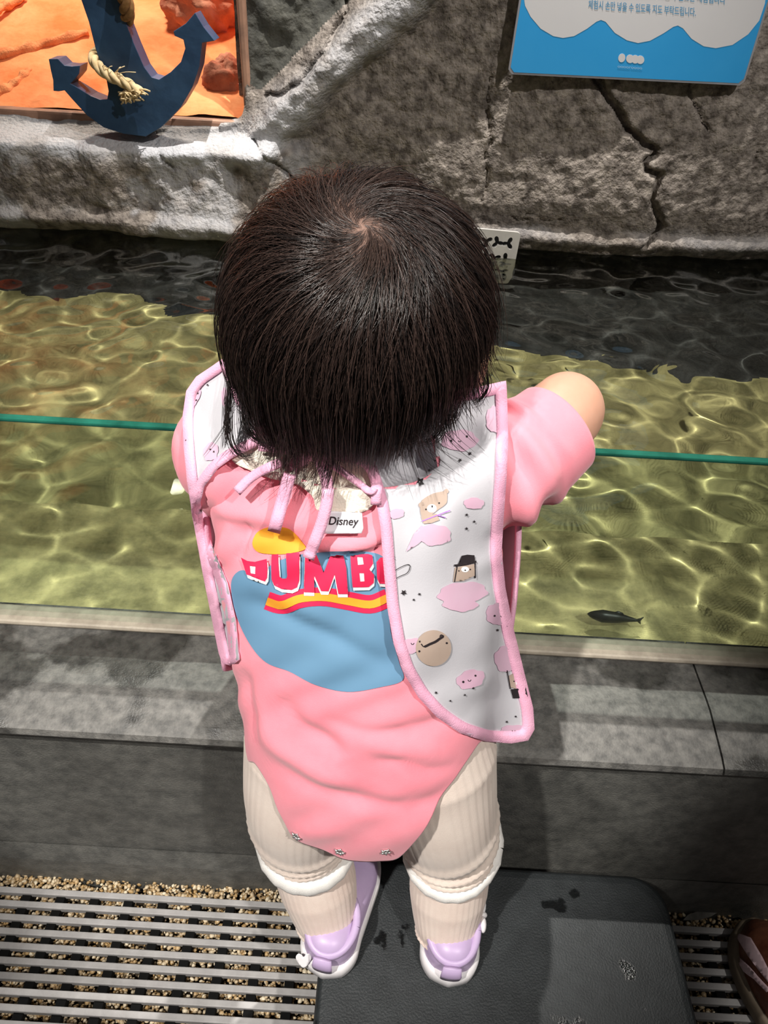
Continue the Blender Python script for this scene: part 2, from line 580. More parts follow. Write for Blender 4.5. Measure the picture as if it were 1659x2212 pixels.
base = .016 * fbm(X * 2.6, Zg * 2.6, 5.2, 2) + (.0035 + .004 * sstep(.1, -.2, X)) * fbm(X * 14, Zg * 14, 2.2, 4) + .0022 * fbm(X * 70, Zg * 70, 8.1, 3)
Yw = WALL_Y - base
pale = np.zeros_like(X)
# lower left block under the niche, its rounded lip coloured pale for the highlight there
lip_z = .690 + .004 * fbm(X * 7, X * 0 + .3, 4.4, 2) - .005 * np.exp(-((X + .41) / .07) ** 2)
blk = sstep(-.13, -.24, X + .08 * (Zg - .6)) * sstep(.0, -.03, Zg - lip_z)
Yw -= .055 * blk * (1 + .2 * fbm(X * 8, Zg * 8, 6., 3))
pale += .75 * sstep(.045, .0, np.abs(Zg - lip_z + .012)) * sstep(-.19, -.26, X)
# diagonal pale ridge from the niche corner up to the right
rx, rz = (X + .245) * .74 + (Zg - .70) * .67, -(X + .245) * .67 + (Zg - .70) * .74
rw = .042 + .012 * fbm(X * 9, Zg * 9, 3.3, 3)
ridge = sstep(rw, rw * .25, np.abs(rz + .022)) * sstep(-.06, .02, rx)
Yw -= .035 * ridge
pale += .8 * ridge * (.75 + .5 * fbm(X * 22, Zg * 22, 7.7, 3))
# dark smooth panel left of the ridge
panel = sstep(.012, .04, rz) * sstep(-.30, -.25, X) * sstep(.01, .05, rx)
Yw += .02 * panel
# right wall bulges a little toward the viewer, pale band near the water
Yw -= .012 * sstep(-.05, .25, X) * sstep(.55, .62, Zg) * sstep(1.0, .7, Zg)
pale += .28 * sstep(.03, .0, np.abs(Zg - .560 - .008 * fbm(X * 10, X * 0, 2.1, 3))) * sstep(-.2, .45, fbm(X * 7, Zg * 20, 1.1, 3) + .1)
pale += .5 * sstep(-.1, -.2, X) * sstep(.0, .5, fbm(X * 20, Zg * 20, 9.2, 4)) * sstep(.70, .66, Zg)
# undercut at and below the water line
Yw += .10 * sstep(.535, .495, Zg - .006 * fbm(X * 12, X * 0, 5.5, 3)) - .012 * sstep(.02, .0, np.abs(Zg - .552))
# the niche opening
cx, cz = -.256, .705
nich = (X < cx + .005) & (Zg > lip_z + .004)
corner = np.hypot(np.clip(X - (cx - .05), 0, None), np.clip(cz + .05 - Zg, 0, None))
d_in = np.minimum(cx - X, Zg - lip_z) - np.where((X > cx - .05) & (Zg < cz + .05), np.clip(corner - .05, 0, None), 0)
Yw += .085 * sstep(.0, .016, d_in)
# cracks
for pts, w, dep in CRACKS:
    Q = []
    for i, q in enumerate(densify(pts + pts[::-1][1:-1], 6)[:]):
        Q.append(q)
    W3 = np.array([tuple(at_y(q[0], q[1], WALL_Y - .02)) for q in Q])
    xx, zz = X + .004 * fbm(X * 50, Zg * 50, 1., 3), Zg + .004 * fbm(X * 50, Zg * 50, 4., 3)
    D = np.full_like(X, 9.)
    for p in W3:
        D = np.minimum(D, np.hypot(xx - p[0], zz - p[2]))
    Yw += dep * sstep(w, w * .2, D)
verts = np.stack([X, Yw, Zg], -1).reshape(-1, 3)
faces, fm = [], []
di = d_in.reshape(-1)
for i in range(NZ - 1):
    for j in range(NX - 1):
        a = i * NX + j
        if di[a] > .028 and di[a + NX + 1] > .028:
            continue
        faces.append((a, a + 1, a + NX + 1, a + NX))
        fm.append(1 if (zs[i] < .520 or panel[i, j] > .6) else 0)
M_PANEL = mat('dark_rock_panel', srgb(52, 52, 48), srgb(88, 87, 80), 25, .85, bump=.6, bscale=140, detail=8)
wall_back = mesh_obj('wall_back', verts, faces, [M_ROCK, M_DARKROCK_SHADE], midx=fm)
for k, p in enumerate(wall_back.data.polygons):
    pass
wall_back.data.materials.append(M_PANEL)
mi = np.array(fm)
cen_z = np.array([verts[f[0]][2] for f in faces])
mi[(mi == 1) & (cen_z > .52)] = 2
wall_back.data.polygons.foreach_set('material_index', mi.astype(np.int32))
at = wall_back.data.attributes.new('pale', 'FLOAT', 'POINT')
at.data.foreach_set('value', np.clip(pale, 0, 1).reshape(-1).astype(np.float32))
tag(wall_back, 'grey artificial rock wall behind the pond', kind='structure')
wall_back.cycles.is_caustics_receiver = True

for nm, x0_, lab in (('wall_left', -1.36, 'dark rock side wall left of the pond'), ('wall_right', 1.31, 'dark rock side wall right of the pond')):
    NYs, NZs = 60, 40
    Yg, Zg_ = np.meshgrid(np.linspace(-.9, 1.45, NYs), np.linspace(-.08, 1.55, NZs))
    Xg = x0_ + .025 + .02 * fbm(Yg * 5, Zg_ * 5, x0_ + 9., 4)
    o = mesh_obj(nm, np.stack([Xg, Yg, Zg_], -1).reshape(-1, 3), grid_faces(NYs, NZs), M_ROCK)
    tag(solidify(o, .03), lab, kind='structure')

# terrarium seen through the niche window
NX2, NY2 = 90, 60
xs, ys = np.linspace(-1.1, -.20, NX2), np.linspace(1.30, 1.95, NY2)
X, Y = np.meshgrid(xs, ys)
Z = .694 + (Y - 1.30) * .42 + .012 * fbm(X * 6, Y * 6, 3.1, 4)
sand = mesh_obj('terrarium_sand', np.stack([X, Y, Z], -1).reshape(-1, 3), grid_faces(NX2, NY2), M_ORANGE)
tag(sand, 'bright orange sand bed of the terrarium behind the niche', kind='structure')
tb = MB()
tb.box((-1.15, 1.96, .55), (-.15, 2.0, 1.4))
tb.box((-1.17, 1.36, .55), (-1.13, 1.98, 1.4))
tb.box((-.22, 1.36, .55), (-.18, 1.98, 1.4))
back = tb.build('wall_terrarium', M_ORANGE, smooth=False)
tag(back, 'orange back of the terrarium', kind='structure')
fr = MB()
fr.box((-1.15, 1.284, .64), (-.250, 1.312, .702))
fr.box((-.263, 1.284, .702), (-.250, 1.300, 1.32))
frame = fr.build('window_1', M_FRAME, smooth=False)
tag(frame, 'grey sill of the terrarium window behind the anchor', kind='structure')
bevel(frame, .004)
MB().box((-1.15, 1.292, .702), (-.263, 1.296, 1.32)).build('pane', M_WINDOW, frame, smooth=False)
l = bpy.data.lights.new('terrarium_lamp', 'SPOT')
l.energy, l.spot_size, l.spot_blend, l.color, l.shadow_soft_size = 34, math.radians(110), .6, (1, .88, .72), .06
lo = link(bpy.data.objects.new('terrarium_lamp', l))
lo.location = (-.55, 1.62, 1.45)


def rock(name, px, py, y, rad, seed, m, label, cat='rock'):
    c = at_y(px, py, y)
    v, f = ellipsoid((0, 0, 0), (1, 1, 1), None, 40, 24)
    V = np.array(v)
    d = 1 + .28 * fbm(V[:, 0] * 1.6 + seed, V[:, 1] * 1.6, V[:, 2] * 1.6, 5, .6)
    V = V * d[:, None] * np.array(rad) + np.array(c)
    return tag(mesh_obj(name, V, f, m), label, cat)


rock('terrarium_rock', 440, 22, 1.56, (.075, .05, .055), 1.7, M_REDROCK, 'upper reddish rock on the orange sand behind the anchor fluke')
rock('terrarium_rock', 490, 185, 1.40, (.042, .03, .045), 5.2, M_REDROCK, 'lower red-brown rock in the window corner beside the anchor')
for pts, r, lab in (([(-60, 130), (40, 112), (110, 92), (190, 70)], .011, 'long pale branch lying on orange sand above the anchor fluke'),
                    ([(-40, 235), (0, 205), (35, 180), (66, 152)], .010, 'short pale branch at the left end of the orange sand'),
                    ([(-60, 35), (0, 18), (55, -8)], .009, 'ochre stick at the top left of the orange sand')):
    P = []
    for q in pts:
        rr = ray(*q)
        # drop the point onto the sand slope
        y = 1.31
        for _ in range(300):
            p = EYE + rr * (y / rr.y)
            if p.z <= .694 + (p.y - 1.30) * .42 + .008: break
            y += .002
        P.append(tuple(p))
    P = catmull(P, 30)
    v, f = tube(P, [r * (1 - .4 * k / 29) for k in range(30)], 10, lambda t, s: .0018 * math.sin(3 * t + 17 * s) + .0015 * math.sin(31 * s))
    tag(mesh_obj('branch', v, f, M_STICK), lab, 'branch')

# water surface
NX, NY = 700, 280
xs, ys = np.linspace(-1.12, 1.12, NX), np.linspace(.5125, 1.40, NY)
X, Y = np.meshgrid(xs, ys)
Z = np.full_like(X, WATER_Z)
wr = np.random.default_rng(3)
for _ in range(40):
    a, k, ph = wr.uniform(0, 2 * math.pi), wr.uniform(55, 190), wr.uniform(0, 6.28)
    Z += .20 / k ** 1.5 * np.sin(k * (X * math.cos(a) + Y * math.sin(a)) + ph + .8 * np.sin(9 * X * math.sin(a) + 7 * Y))
for (cx0, cy0, A, K) in ((.17, .66, .0016, 95), (-.09, .64, .0010, 110), (.62, .98, .0011, 120)):
    D = np.hypot(X - cx0, Y - cy0)
    Z += A * np.cos(K * D) * np.exp(-D * 7)
water = mesh_obj('pond_water', np.stack([X, Y, Z], -1).reshape(-1, 3), grid_faces(NX, NY), M_WATER)
tag(water, 'clear rippling water filling the touch pond', kind='structure')
water.cycles.is_caustics_caster = True

# small dark fish in the pond
def fish(px, py, z, L, ang, label):
    c = at_z(px, py, z)
    o = empty('fish', tuple(c))
    o.rotation_euler = (0, 0, math.radians(ang))
    v, f = tube([(t * L, .05 * L * math.sin(2.6 * t), 0) for t in np.linspace(-.5, .42, 18)], np.interp(np.linspace(0, 1, 18), (0, .08, .3, .6, .9, 1), (.01, .06, .11, .09, .035, .02)) * L, 14, flat=1.25)
    mesh_obj('body', v, f, M_FISH, o)
    tl = [(.38, 0), (.50, .10), (.47, 0), (.50, -.10)]
    v, f = extrude_poly([(x * L, z_ * L) for x, z_ in tl], [], lambda x, z_: (x, .05 * L * math.sin(2.6 * .42) + .1 * (x - .4 * L), z_), (0, .0012, 0), .02)
    fix_normals(mesh_obj('tail_fin', v, f, M_FISH, o))
    fn_ = [(-.1, .08), (.02, .17), (.12, .13), (.16, .07)]
    v, f = extrude_poly([(x * L, z_ * L) for x, z_ in fn_], [], lambda x, z_: (x, .05 * L * math.sin(2.6 * x / L), z_), (0, .001, 0), .02)
    fix_normals(mesh_obj('back_fin', v, f, M_FISH, o))
    tag(o, label, 'fish')


M_FISH = mat('dark_fish_skin', srgb(26, 28, 22), srgb(44, 46, 36), 60, .4)
fish(1328, 1334, .362, .062, -12, 'small dark fish swimming low in the pond behind the glass')

# ------------------------------------------------------------------ glass barrier
gb = empty('glass_barrier', (0, GLASS_Y, LEDGE_Z))
tag(gb, 'long clear glass barrier with green edge along the pond', 'glass panel')
b = MB().box((-1.3, 0, 0), (1.3, .008, GLASS_TOP - LEDGE_Z - .004)).build('pane', M_GLASS, gb, smooth=False)
b = MB().box((-1.3, 0, GLASS_TOP - LEDGE_Z - .004), (1.3, .008, GLASS_TOP - LEDGE_Z)).build('top_edge', M_GEDGE, gb, smooth=False)
bevel(b, .0015)
b['label'] = 'green polished top edge'
b = MB().box((-1.3, -.009, 0), (1.3, .017, .007)).build('seal', M_SEAL, gb, smooth=False)
bevel(b, .003)
b['label'] = 'beige sealing strip along the foot'

# ------------------------------------------------------------------ floor grating and gravel
gr = empty('floor_grating', (0, 0, 0))
tag(gr, 'grey slatted drain grating set in the gravel floor', 'grating')
me = None
y = .3665
k = 0
while y > -.34:
    if me is None:
        v = MB().box((-1.2, -.0037, -.010), (1.2, .0037, 0))
        o = v.build('slat', M_SLAT, gr, smooth=False)
        bevel(o, .0012, 2)
        me = o
    else:
        o = me.copy(); COL.objects.link(o); o.parent = gr
    o.location = (0, y, 0)
    y -= .0156
    k += 1
me = None
x = -1.16
while x < 1.18:
    if me is None:
        o = MB().box((-.0055, -.345, -.017), (.0055, .371, -.0045)).build('crossbar', M_BAR, gr, smooth=False)
        me = o
    else:
        o = me.copy(); COL.objects.link(o); o.parent = gr
    o.location = (x, 0, 0)
    x += .0432

# pebbles: uncountable, one object
ico = bmesh.new()
bmesh.ops.create_icosphere(ico, subdivisions=1, radius=1)
iv = np.array([tuple(v.co) for v in ico.verts]); jf = np.array([[v.index for v in f.verts] for f in ico.faces])
ico.free()
P = []
for (x0, x1, y0, y1, n) in ((-.62, .0, .17, .392, 13500), (.30, .68, .17, .392, 5000), (-.62, .68, -.1, .17, 6000)):
    P.append(np.stack([RNG.uniform(x0, x1, n), RNG.uniform(y0, y1, n), RNG.uniform(-.028, -.0165, n)], 1))
P = np.vstack(P)
n = len(P)
S = RNG.uniform(.0014, .0034, (n, 1)) * RNG.uniform(.7, 1.25, (n, 3))
strip = P[:, 1] > .371
P[strip, 2] += .014
A = RNG.uniform(0, 6.28, n)
W = iv[None] * S[:, None, :] * (1 + .18 * RNG.standard_normal((n, len(iv), 1)))
ca, sa = np.cos(A)[:, None], np.sin(A)[:, None]
W = np.stack([W[..., 0] * ca - W[..., 1] * sa, W[..., 0] * sa + W[..., 1] * ca, W[..., 2]], -1) + P[:, None, :]
F = (jf[None] + (np.arange(n) * len(iv))[:, None, None]).reshape(-1, 3)
me = bpy.data.meshes.new('gravel')
V = W.reshape(-1, 3)
me.vertices.add(len(V)); me.vertices.foreach_set('co', V.reshape(-1).astype(np.float32))
me.loops.add(len(F) * 3); me.loops.foreach_set('vertex_index', F.reshape(-1).astype(np.int32))
me.polygons.add(len(F)); me.polygons.foreach_set('loop_start', (np.arange(len(F)) * 3).astype(np.int32))
me.update(calc_edges=True)
at = me.attributes.new('tone', 'FLOAT', 'POINT')
at.data.foreach_set('value', np.repeat(RNG.random(n) ** 1.6, len(iv)).astype(np.float32))
M_PEB = mat('river_pebbles', srgb(132, 104, 66), srgb(200, 164, 110), 160, .35, attr='tone', attr_col=srgb(236, 222, 194))
me.materials.append(M_PEB)
gravel = link(bpy.data.objects.new('gravel', me))
tag(gravel, 'wet tan gravel below the grating and along the wall', 'gravel', kind='stuff')

# ------------------------------------------------------------------ step stool
st = empty('step_stool', (.15, .2, 0))
tag(st, 'low black rubber step stool the toddler stands on', 'step stool')


def rrect(x0, x1, y0, y1, r, n=8):
    o = []
    for (cx, cy, a0) in ((x1 - r, y1 - r, 0), (x0 + r, y1 - r, 90), (x0 + r, y0 + r, 180), (x1 - r, y0 + r, 270)):
        for k in range(n + 1):
            a = math.radians(a0 + 90 * k / n)
            o.append((cx + r * math.cos(a), cy + r * math.sin(a)))
    return o


def stack_loops(loops):
    mb = MB()
    n = len(loops[0][1])
    for z, L in loops:
        mb.v += [(p[0], p[1], z) for p in L]
    for k in range(len(loops) - 1):
        mb.f += [(k * n + i, k * n + (i + 1) % n, (k + 1) * n + (i + 1) % n, (k + 1) * n + i) for i in range(n)]
    mb.f += [tuple(range(n))[::-1], tuple((len(loops) - 1) * n + i for i in range(n))]
    mb.m = [0] * len(mb.f)
    return mb


x0, x1, y0, y1 = -.187, .187, -.20, .163
o = stack_loops([(STOOL_Z - .030, rrect(x0 - .004, x1 + .004, y0 - .004, y1 + .002, .030)), (STOOL_Z - .012, rrect(x0 - .003, x1 + .003, y0 - .003, y1 + .001, .034)),
                 (STOOL_Z - .004, rrect(x0 - .001, x1 + .001, y0 - .001, y1, .036)), (STOOL_Z - .001, rrect(x0 + .003, x1 - .003, y0 + .003, y1 - .004, .036)), (STOOL_Z, rrect(x0 + .009, x1 - .009, y0 + .009, y1 - .010, .036))]).build('step_top', M_STOOL, st, smooth=False)
mesh = o.data
for p in mesh.polygons: p.use_smooth = abs(p.normal.z) < .95
for sx in (-1, 1):
    for sy in (-1, 1):
        cx_, cy_ = sx * .145, -.018 + sy * .145
        stack_loops([(.002, rrect(cx_ - .028 + sx * .008, cx_ + .028 + sx * .008, cy_ - .026, cy_ + .026, .012)), (STOOL_Z - .029, rrect(cx_ - .026, cx_ + .026, cy_ - .024, cy_ + .024, .012))]).build('leg', M_STOOL, st)
MB().box((x0 + .02, y0 + .02, STOOL_Z - .06), (x1 - .02, y0 + .034, STOOL_Z - .029)).build('apron', M_STOOL, st, smooth=False)

# ------------------------------------------------------------------ decal helper: flat print laid onto a surface
def lay(mb, outer, bvh, layer, m, holes=(), step=9.0, eps=.0005):
    V, F = tess(outer, holes, step)
    pts, ok = [], []
    for (x, y) in V:
        d = ray(x, y).normalized()
        h, nrm, idx, dist = bvh.ray_cast(EYE, d)
        if h is None:
            pts.append((0, 0, 0)); ok.append(False)
        else:
            if nrm.dot(d) > 0: nrm = -nrm
            pts.append(tuple(h + nrm * (eps * layer) - d * .0004)); ok.append(True)
    F = [t for t in F if all(ok[i] for i in t) and max((Vector(pts[t[0]]) - Vector(pts[t[1]])).length, (Vector(pts[t[1]]) - Vector(pts[t[2]])).length) < .02]
    used = sorted({i for t in F for i in t})
    re = {i: k for k, i in enumerate(used)}
    mb.add([pts[i] for i in used], [tuple(re[i] for i in t) for t in F], m)


def text_polys(txt, size=1.0, shear=0, font_off=0):
    """text as triangles in its own plane: verts2d, tris, width"""
    cu = bpy.data.curves.new('t', 'FONT')
    cu.body, cu.size, cu.shear, cu.offset = txt, size, shear, font_off
    cu.resolution_u = 4
    o = bpy.data.objects.new('t', cu)
    COL.objects.link(o)
    dg = bpy.context.evaluated_depsgraph_get()
    me = o.evaluated_get(dg).to_mesh()
    bm = bmesh.new(); bm.from_mesh(me)
    bmesh.ops.triangulate(bm, faces=bm.faces)
    V = [(v.co.x, v.co.y) for v in bm.verts]
    bm.verts.index_update()
    F = [tuple(v.index for v in f.verts) for f in bm.faces]
    bm.free()
    o.evaluated_get(dg).to_mesh_clear()
    bpy.data.objects.remove(o); bpy.data.curves.remove(cu)
    xs = [v[0] for v in V]
    return V, F, (min(xs), max(xs))


def bvh_of(o):
    dg = bpy.context.evaluated_depsgraph_get()
    e = o.evaluated_get(dg)
    me = e.to_mesh()
    mw = o.matrix_world
    b = BVHTree.FromPolygons([mw @ v.co for v in me.vertices], [tuple(p.vertices) for p in me.polygons])
    e.to_mesh_clear()
    return b


#PART2
# ------------------------------------------------------------------ anchor on the ledge
AY = 1.238
c1 = lambda x, y: (x * .36166, y * .36166)
A_OUT = [(455, -110), (485, 0), (530, 130), (570, 290), (610, 400), (636, 480), (648, 545), (640, 592), (600, 596), (540, 572), (470, 528), (420, 500), (448, 470), (472, 440), (478, 392),
         (430, 397), (385, 392), (345, 352), (290, 353), (303, 420), (317, 480), (319, 543), (350, 546), (385, 540), (430, 592), (520, 690), (620, 762), (740, 800), (870, 816),
         (960, 762), (1080, 640), (1150, 520), (1190, 400), (1206, 256), (1245, 250), (1282, 243), (1215, 160), (1165, 76), (1110, 140), (1036, 188), (1042, 214), (1095, 237), (1106, 290),
         (1080, 370), (1020, 430), (950, 475), (905, 462), (860, 400), (800, 262), (752, 140), (715, 10), (690, -110)]
v, f = extrude_poly([c1(*q) for q in A_OUT], [], lambda x, y: at_y(x, y, AY), (0, .034, 0), 60)
anchor = mesh_obj('toy_anchor', v, f, M_ANCHOR, smooth=False)
fix_normals(anchor)
recentre(anchor, at_y(315, 294, AY + .015))
bevel(anchor, .0055, 2)
tag(anchor, 'dark blue wooden anchor standing in the niche above the pond', 'anchor')


def rope(pts, r, name, m, parent, n=70, twist=26):
    P = catmull(pts, n)
    T = np.gradient(P, axis=0); T /= np.linalg.norm(T, axis=1)[:, None]
    N = np.cross(T, (0, 1, .01)); N /= np.linalg.norm(N, axis=1)[:, None]
    B = np.cross(T, N)
    L = np.concatenate([[0], np.cumsum(np.linalg.norm(np.diff(P, axis=0), axis=1))])
    mb = MB()
    for k in range(3):
        a = L / r * 1.1 + k * 2 * math.pi / 3
        Q = P + (np.cos(a)[:, None] * N + np.sin(a)[:, None] * B) * r * .5
        v, f = tube(Q, r * .56, 8)
        mb.add(v, f)
    return mb.build(name, m, parent)


w = lambda q, y: tuple(at_y(*c1(*q), y))
rp = rope([w((600, 300), AY + .03), w((560, 345), AY + .006), w((590, 400), AY - .010), (w((650, 450), AY - .012)), w((720, 480), AY - .013), w((790, 520), AY - .014), w((835, 555), AY - .014)], .0085, 'rope', M_ROPE, None)
recentre(rp, w((790, 520), AY - .014))
tag(rp, 'cream frayed rope wrapped round the anchor shank', 'rope')
mb = MB()
for k in range(70):
    a = RNG.uniform(-.4, 3.3)
    L = RNG.uniform(18, 70)
    s0 = (790 + RNG.uniform(-50, 55), 560 + RNG.uniform(-30, 30))
    e0 = (s0[0] - math.cos(a) * L * .8, s0[1] + abs(math.sin(a)) * L)
    md = ((s0[0] + e0[0]) / 2 + RNG.uniform(-12, 12), (s0[1] + e0[1]) / 2 + RNG.uniform(-8, 8))
    yy = AY - .014 - RNG.uniform(0, .010)
    v, f = tube(catmull([w(s0, AY - .014), w(md, yy), w(e0, yy + .004)], 7), RNG.uniform(.0007, .0016), 5)
    mb.add(v, f)
for a0, b0 in (((640, 420), (670, 395)), ((680, 440), (745, 395)), ((690, 445), (812, 432)), ((700, 430), (720, 400)), ((640, 405), (610, 395))):
    v, f = tube(catmull([w(a0, AY - .013), w(((a0[0] + b0[0]) / 2, (a0[1] + b0[1]) / 2 - 8), AY - .02), w(b0, AY - .016)], 7), .0006, 5)
    mb.add(v, f)
fy = mb.build('frayed_end', M_ROPE, None)
recentre(fy, w((790, 520), AY - .014))
fy.parent = rp
fy.location = (0, 0, 0)
r2 = rope([w((640, -90), AY - .008), w((735, -30), AY - .010), w((758, 60), AY - .002), w((752, 130), AY + .02)], .0105, 'rope', M_ROPE2, None)
recentre(r2, w((735, -30), AY - .008))
tag(r2, 'brown rope at the upper end of the anchor shank', 'rope')

# ------------------------------------------------------------------ information sign on the wall
SY = 1.248
sign = empty('information_sign', tuple(at_y(1350, 172, SY)))
tag(sign, 'blue and white acrylic information sign hung on the rock wall', 'sign')
so = Vector(sign.location)
bl, br = at_y(1097, 160, SY), at_y(1606, 185, SY)


def sp(px, py, off=0.0):
    p = at_y(px, py, SY - off)
    return Vector((p.x, SY - off, p.z)) - so


# plate outline in x, z
ZT = 1.045
outl = [(bl.x + .006, bl.z), (br.x - .006, br.z), (br.x, br.z + .006), (br.x - .004, ZT), (bl.x + .006, ZT), (bl.x, bl.z + .006)]
v, f = extrude_poly([(x - so.x, z - so.z) for x, z in outl], [], lambda x, z: (x, 0, z), (0, .006, 0), .05)
o = fix_normals(mesh_obj('acrylic_plate', v, f, M_ACRYL, sign, smooth=False))
bevel(o, .0015)
ins = .0028
outl2 = [(bl.x + .006 + ins, bl.z + ins), (br.x - .006 - ins, br.z + ins), (br.x - ins, br.z + .006 + ins), (br.x - .004 - ins, ZT - ins), (bl.x + .006 + ins, ZT - ins), (bl.x + ins, bl.z + .006 + ins)]
v, f = extrude_poly([(x - so.x, z - so.z) for x, z in outl2], [], lambda x, z: (x, -.0003, z), (0, .0003, 0), .05)
fix_normals(mesh_obj('blue_sheet', v, f, M_SIGNBLUE, sign, smooth=False))
WH = [(1131, -10), (1134, 12), (1146, 36), (1168, 62), (1195, 78), (1216, 82), (1240, 78), (1268, 62), (1288, 47), (1298, 43), (1308, 47), (1328, 71), (1354, 87), (1378, 93), (1404, 88), (1433, 72), (1454, 58), (1464, 55), (1475, 61), (1494, 84), (1520, 100), (1546, 104), (1582, 97), (1616, 74), (1640, 44), (1652, 8), (1658, -40), (1668, -120), (1150, -140)]
v, f = extrude_poly([tuple(sp(*q).xz) for q in WH], [], lambda x, z: (x, -.0005, z), (0, .0002, 0), .03)
fix_normals(mesh_obj('white_wave_panel', v, f, M_SIGNWHITE, sign, smooth=False))


def sign_text(body, p0, p1, h, m, name, off=.0008, fo=.01):
    V, F, (a, b) = text_polys(body, 1.0, 0, fo)
    p0, p1 = Vector(p0), Vector(p1)
    d = (p1 - p0) / (b - a)
    up = Vector((.03, -1)) * h
    vv = [sp(*(p0 + d * (x - a) + up * y), off) for x, y in V]
    return mesh_obj(name, vv, F, m, sign, smooth=False)


sign_text('체험시 손만 넣을 수 있도록 지도 부탁드립니다.', (1271, 17), (1503, 34), 21, M_SIGNTEXT, 'lettering')
sign_text('도움이 필요한 체험입니다', (1424, -4), (1567, 8), 21, M_SIGNTEXT, 'lettering')
mb = MB()
three = [(1361 + 11 * i + 8.6 * math.cos(a), 127 + i + 9.2 * math.sin(a)) for i in range(3) for a in np.linspace(-math.pi if i == 0 else -2.25, -.9 if i < 2 else 0, 9)]
three += [(1361 + 11 * i + 8.6 * math.cos(a), 127 + i + 9.2 * math.sin(a)) for i in (2, 1, 0) for a in np.linspace(0 if i == 2 else .9, 2.25 if i else math.pi, 9)]
for poly in (circle(1343, 125, 7.5, 9.5, 20, .25), three):
    v, f = extrude_poly([tuple(sp(*q).xz) for q in poly], [], lambda a, b: (a, -.0006, b), (0, .0003, 0), .01)
    mb.add(v, f)
fix_normals(mb.build('logo', M_SIGNWHITE, sign, smooth=False))
sign_text('ooooroooo', (1334, 146), (1387, 150), 9, M_SIGNPALE, 'lettering')

# ------------------------------------------------------------------ perforated drain cover at the water line
DY = 1.225
dtl, dtr = at_y(985, 486, DY), at_y(1125, 506, DY)
dc = empty('drain_cover', tuple((dtl + dtr) / 2))
tag(dc, 'pale grey perforated drain cover half under water behind the head', 'drain cover')
wd = (dtr - dtl).length / 2
ht = .150


def clover(cx, cz, r, rot, n=3):
    out = []
    for i in range(36):
        a = 2 * math.pi * i / 36
        q = r * (.66 + .34 * math.cos(n * (a - rot)))
        out.append((cx + q * math.cos(a), cz + q * math.sin(a)))
    return out


holes = []
for i in range(5):
    for j in range(5):
        holes.append(clover(-wd + .018 + (2 * wd - .036) * i / 4, -.020 - j * .027, .0112, (i * 2 + j * 3) % 4 * math.pi / 2 + .3 * i))
outl = rrect(-wd, wd, -ht, 0, .007, 4)
v, f = extrude_poly(outl, holes, lambda x, z: (x, 0, z), (0, .006, 0), .006)
o = fix_normals(mesh_obj('plate', v, f, M_PLATE, dc, smooth=False))
MB().box((-wd + .004, .012, -ht + .004), (wd - .004, .02, -.004)).build('drain_box', M_BLACK, dc, smooth=False)
dc.rotation_euler = (0, math.radians(2), 0)

# ------------------------------------------------------------------ brown shoe at the right edge, patches of light on it and by the wall built as shapes
def smooth_interp(tab):
    C = catmull(list(zip(*tab)), 120)
    return C[:, 0], np.maximum(C[:, 1], 0)


def shoe_shell(L, halfw, height, n=26, m=20):
    """closed upper: sections across, y from heel (0) to toe (L)"""
    halfw, height = smooth_interp(halfw), smooth_interp(height)
    v = []
    for i in range(n):
        t = i / (n - 1)
        y = L * (.5 - .5 * math.cos(math.pi * t))
        w, h = np.interp(y / L, *halfw), np.interp(y / L, *height)
        for j in range(m):
            a = math.pi * j / (m - 1)
            v.append((w * math.copysign(abs(math.cos(a)) ** .8, math.cos(a)), y, h * abs(math.sin(a)) ** .62))
    f = grid_faces(m, n)
    f += [tuple(range(m)), tuple((n - 1) * m + j for j in range(m))[::-1]]
    return v, f


def shoe_sole(L, halfw, z0, z1, grow, n=26):
    halfw = smooth_interp(halfw)
    mb = MB()
    ys = [L * (.5 - .5 * math.cos(math.pi * i / (n - 1))) for i in range(n)]
    wm = float(max(halfw[1]))
    def loop(g):
        R = [(np.interp(y / L, *halfw) * (1 + g / wm), (y - L / 2) * (1 + 2 * g / L) + L / 2) for y in ys]
        return R + [(-x, y) for x, y in R[::-1]]
    return stack_loops([(z0, loop(grow - .002)), (z0 + .003, loop(grow)), (z1 - .003, loop(grow)), (z1, loop(grow - .003))])


toe = at_z(1588, 2008, 0)
bs = empty('brown_shoe', (.565, .105, 0))
tag(bs, 'brown leather shoe with pale pink stripes of painted light on the dark grating', 'shoe')
bs.rotation_euler = (0, 0, math.radians(16))
HW = ((0, .02, .1, .25, .45, .7, .85, .95, 1), (.012, .022, .034, .037, .037, .046, .042, .027, .008))
HH = ((0, .05, .2, .4, .6, .8, .93, 1), (.045, .085, .10, .095, .068, .052, .036, .014))
v, f = shoe_shell(.275, HW, HH)
up_ = mesh_obj('upper', [(x, y, z + .02) for x, y, z in v], f, M_BROWN, bs)
fix_normals(up_)
shoe_sole(.275, HW, .001, .024, .006).build('welt', M_TAUPE, bs)
bpy.context.view_layer.update()
ub = bvh_of(up_)
bimat = bs.matrix_world.inverted()
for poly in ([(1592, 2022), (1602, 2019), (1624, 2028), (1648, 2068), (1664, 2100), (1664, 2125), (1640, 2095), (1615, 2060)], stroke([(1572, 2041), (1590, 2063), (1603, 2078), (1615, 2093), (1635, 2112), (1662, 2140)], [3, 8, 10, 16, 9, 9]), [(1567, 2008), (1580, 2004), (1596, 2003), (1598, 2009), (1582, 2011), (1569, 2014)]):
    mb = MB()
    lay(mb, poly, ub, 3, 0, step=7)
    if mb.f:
        o = mb.build('light_stripe', M_SHOELIGHT, None)  # bright patches of light on the upper, built as pale strips
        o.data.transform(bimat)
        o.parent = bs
        solidify(o, .0016)
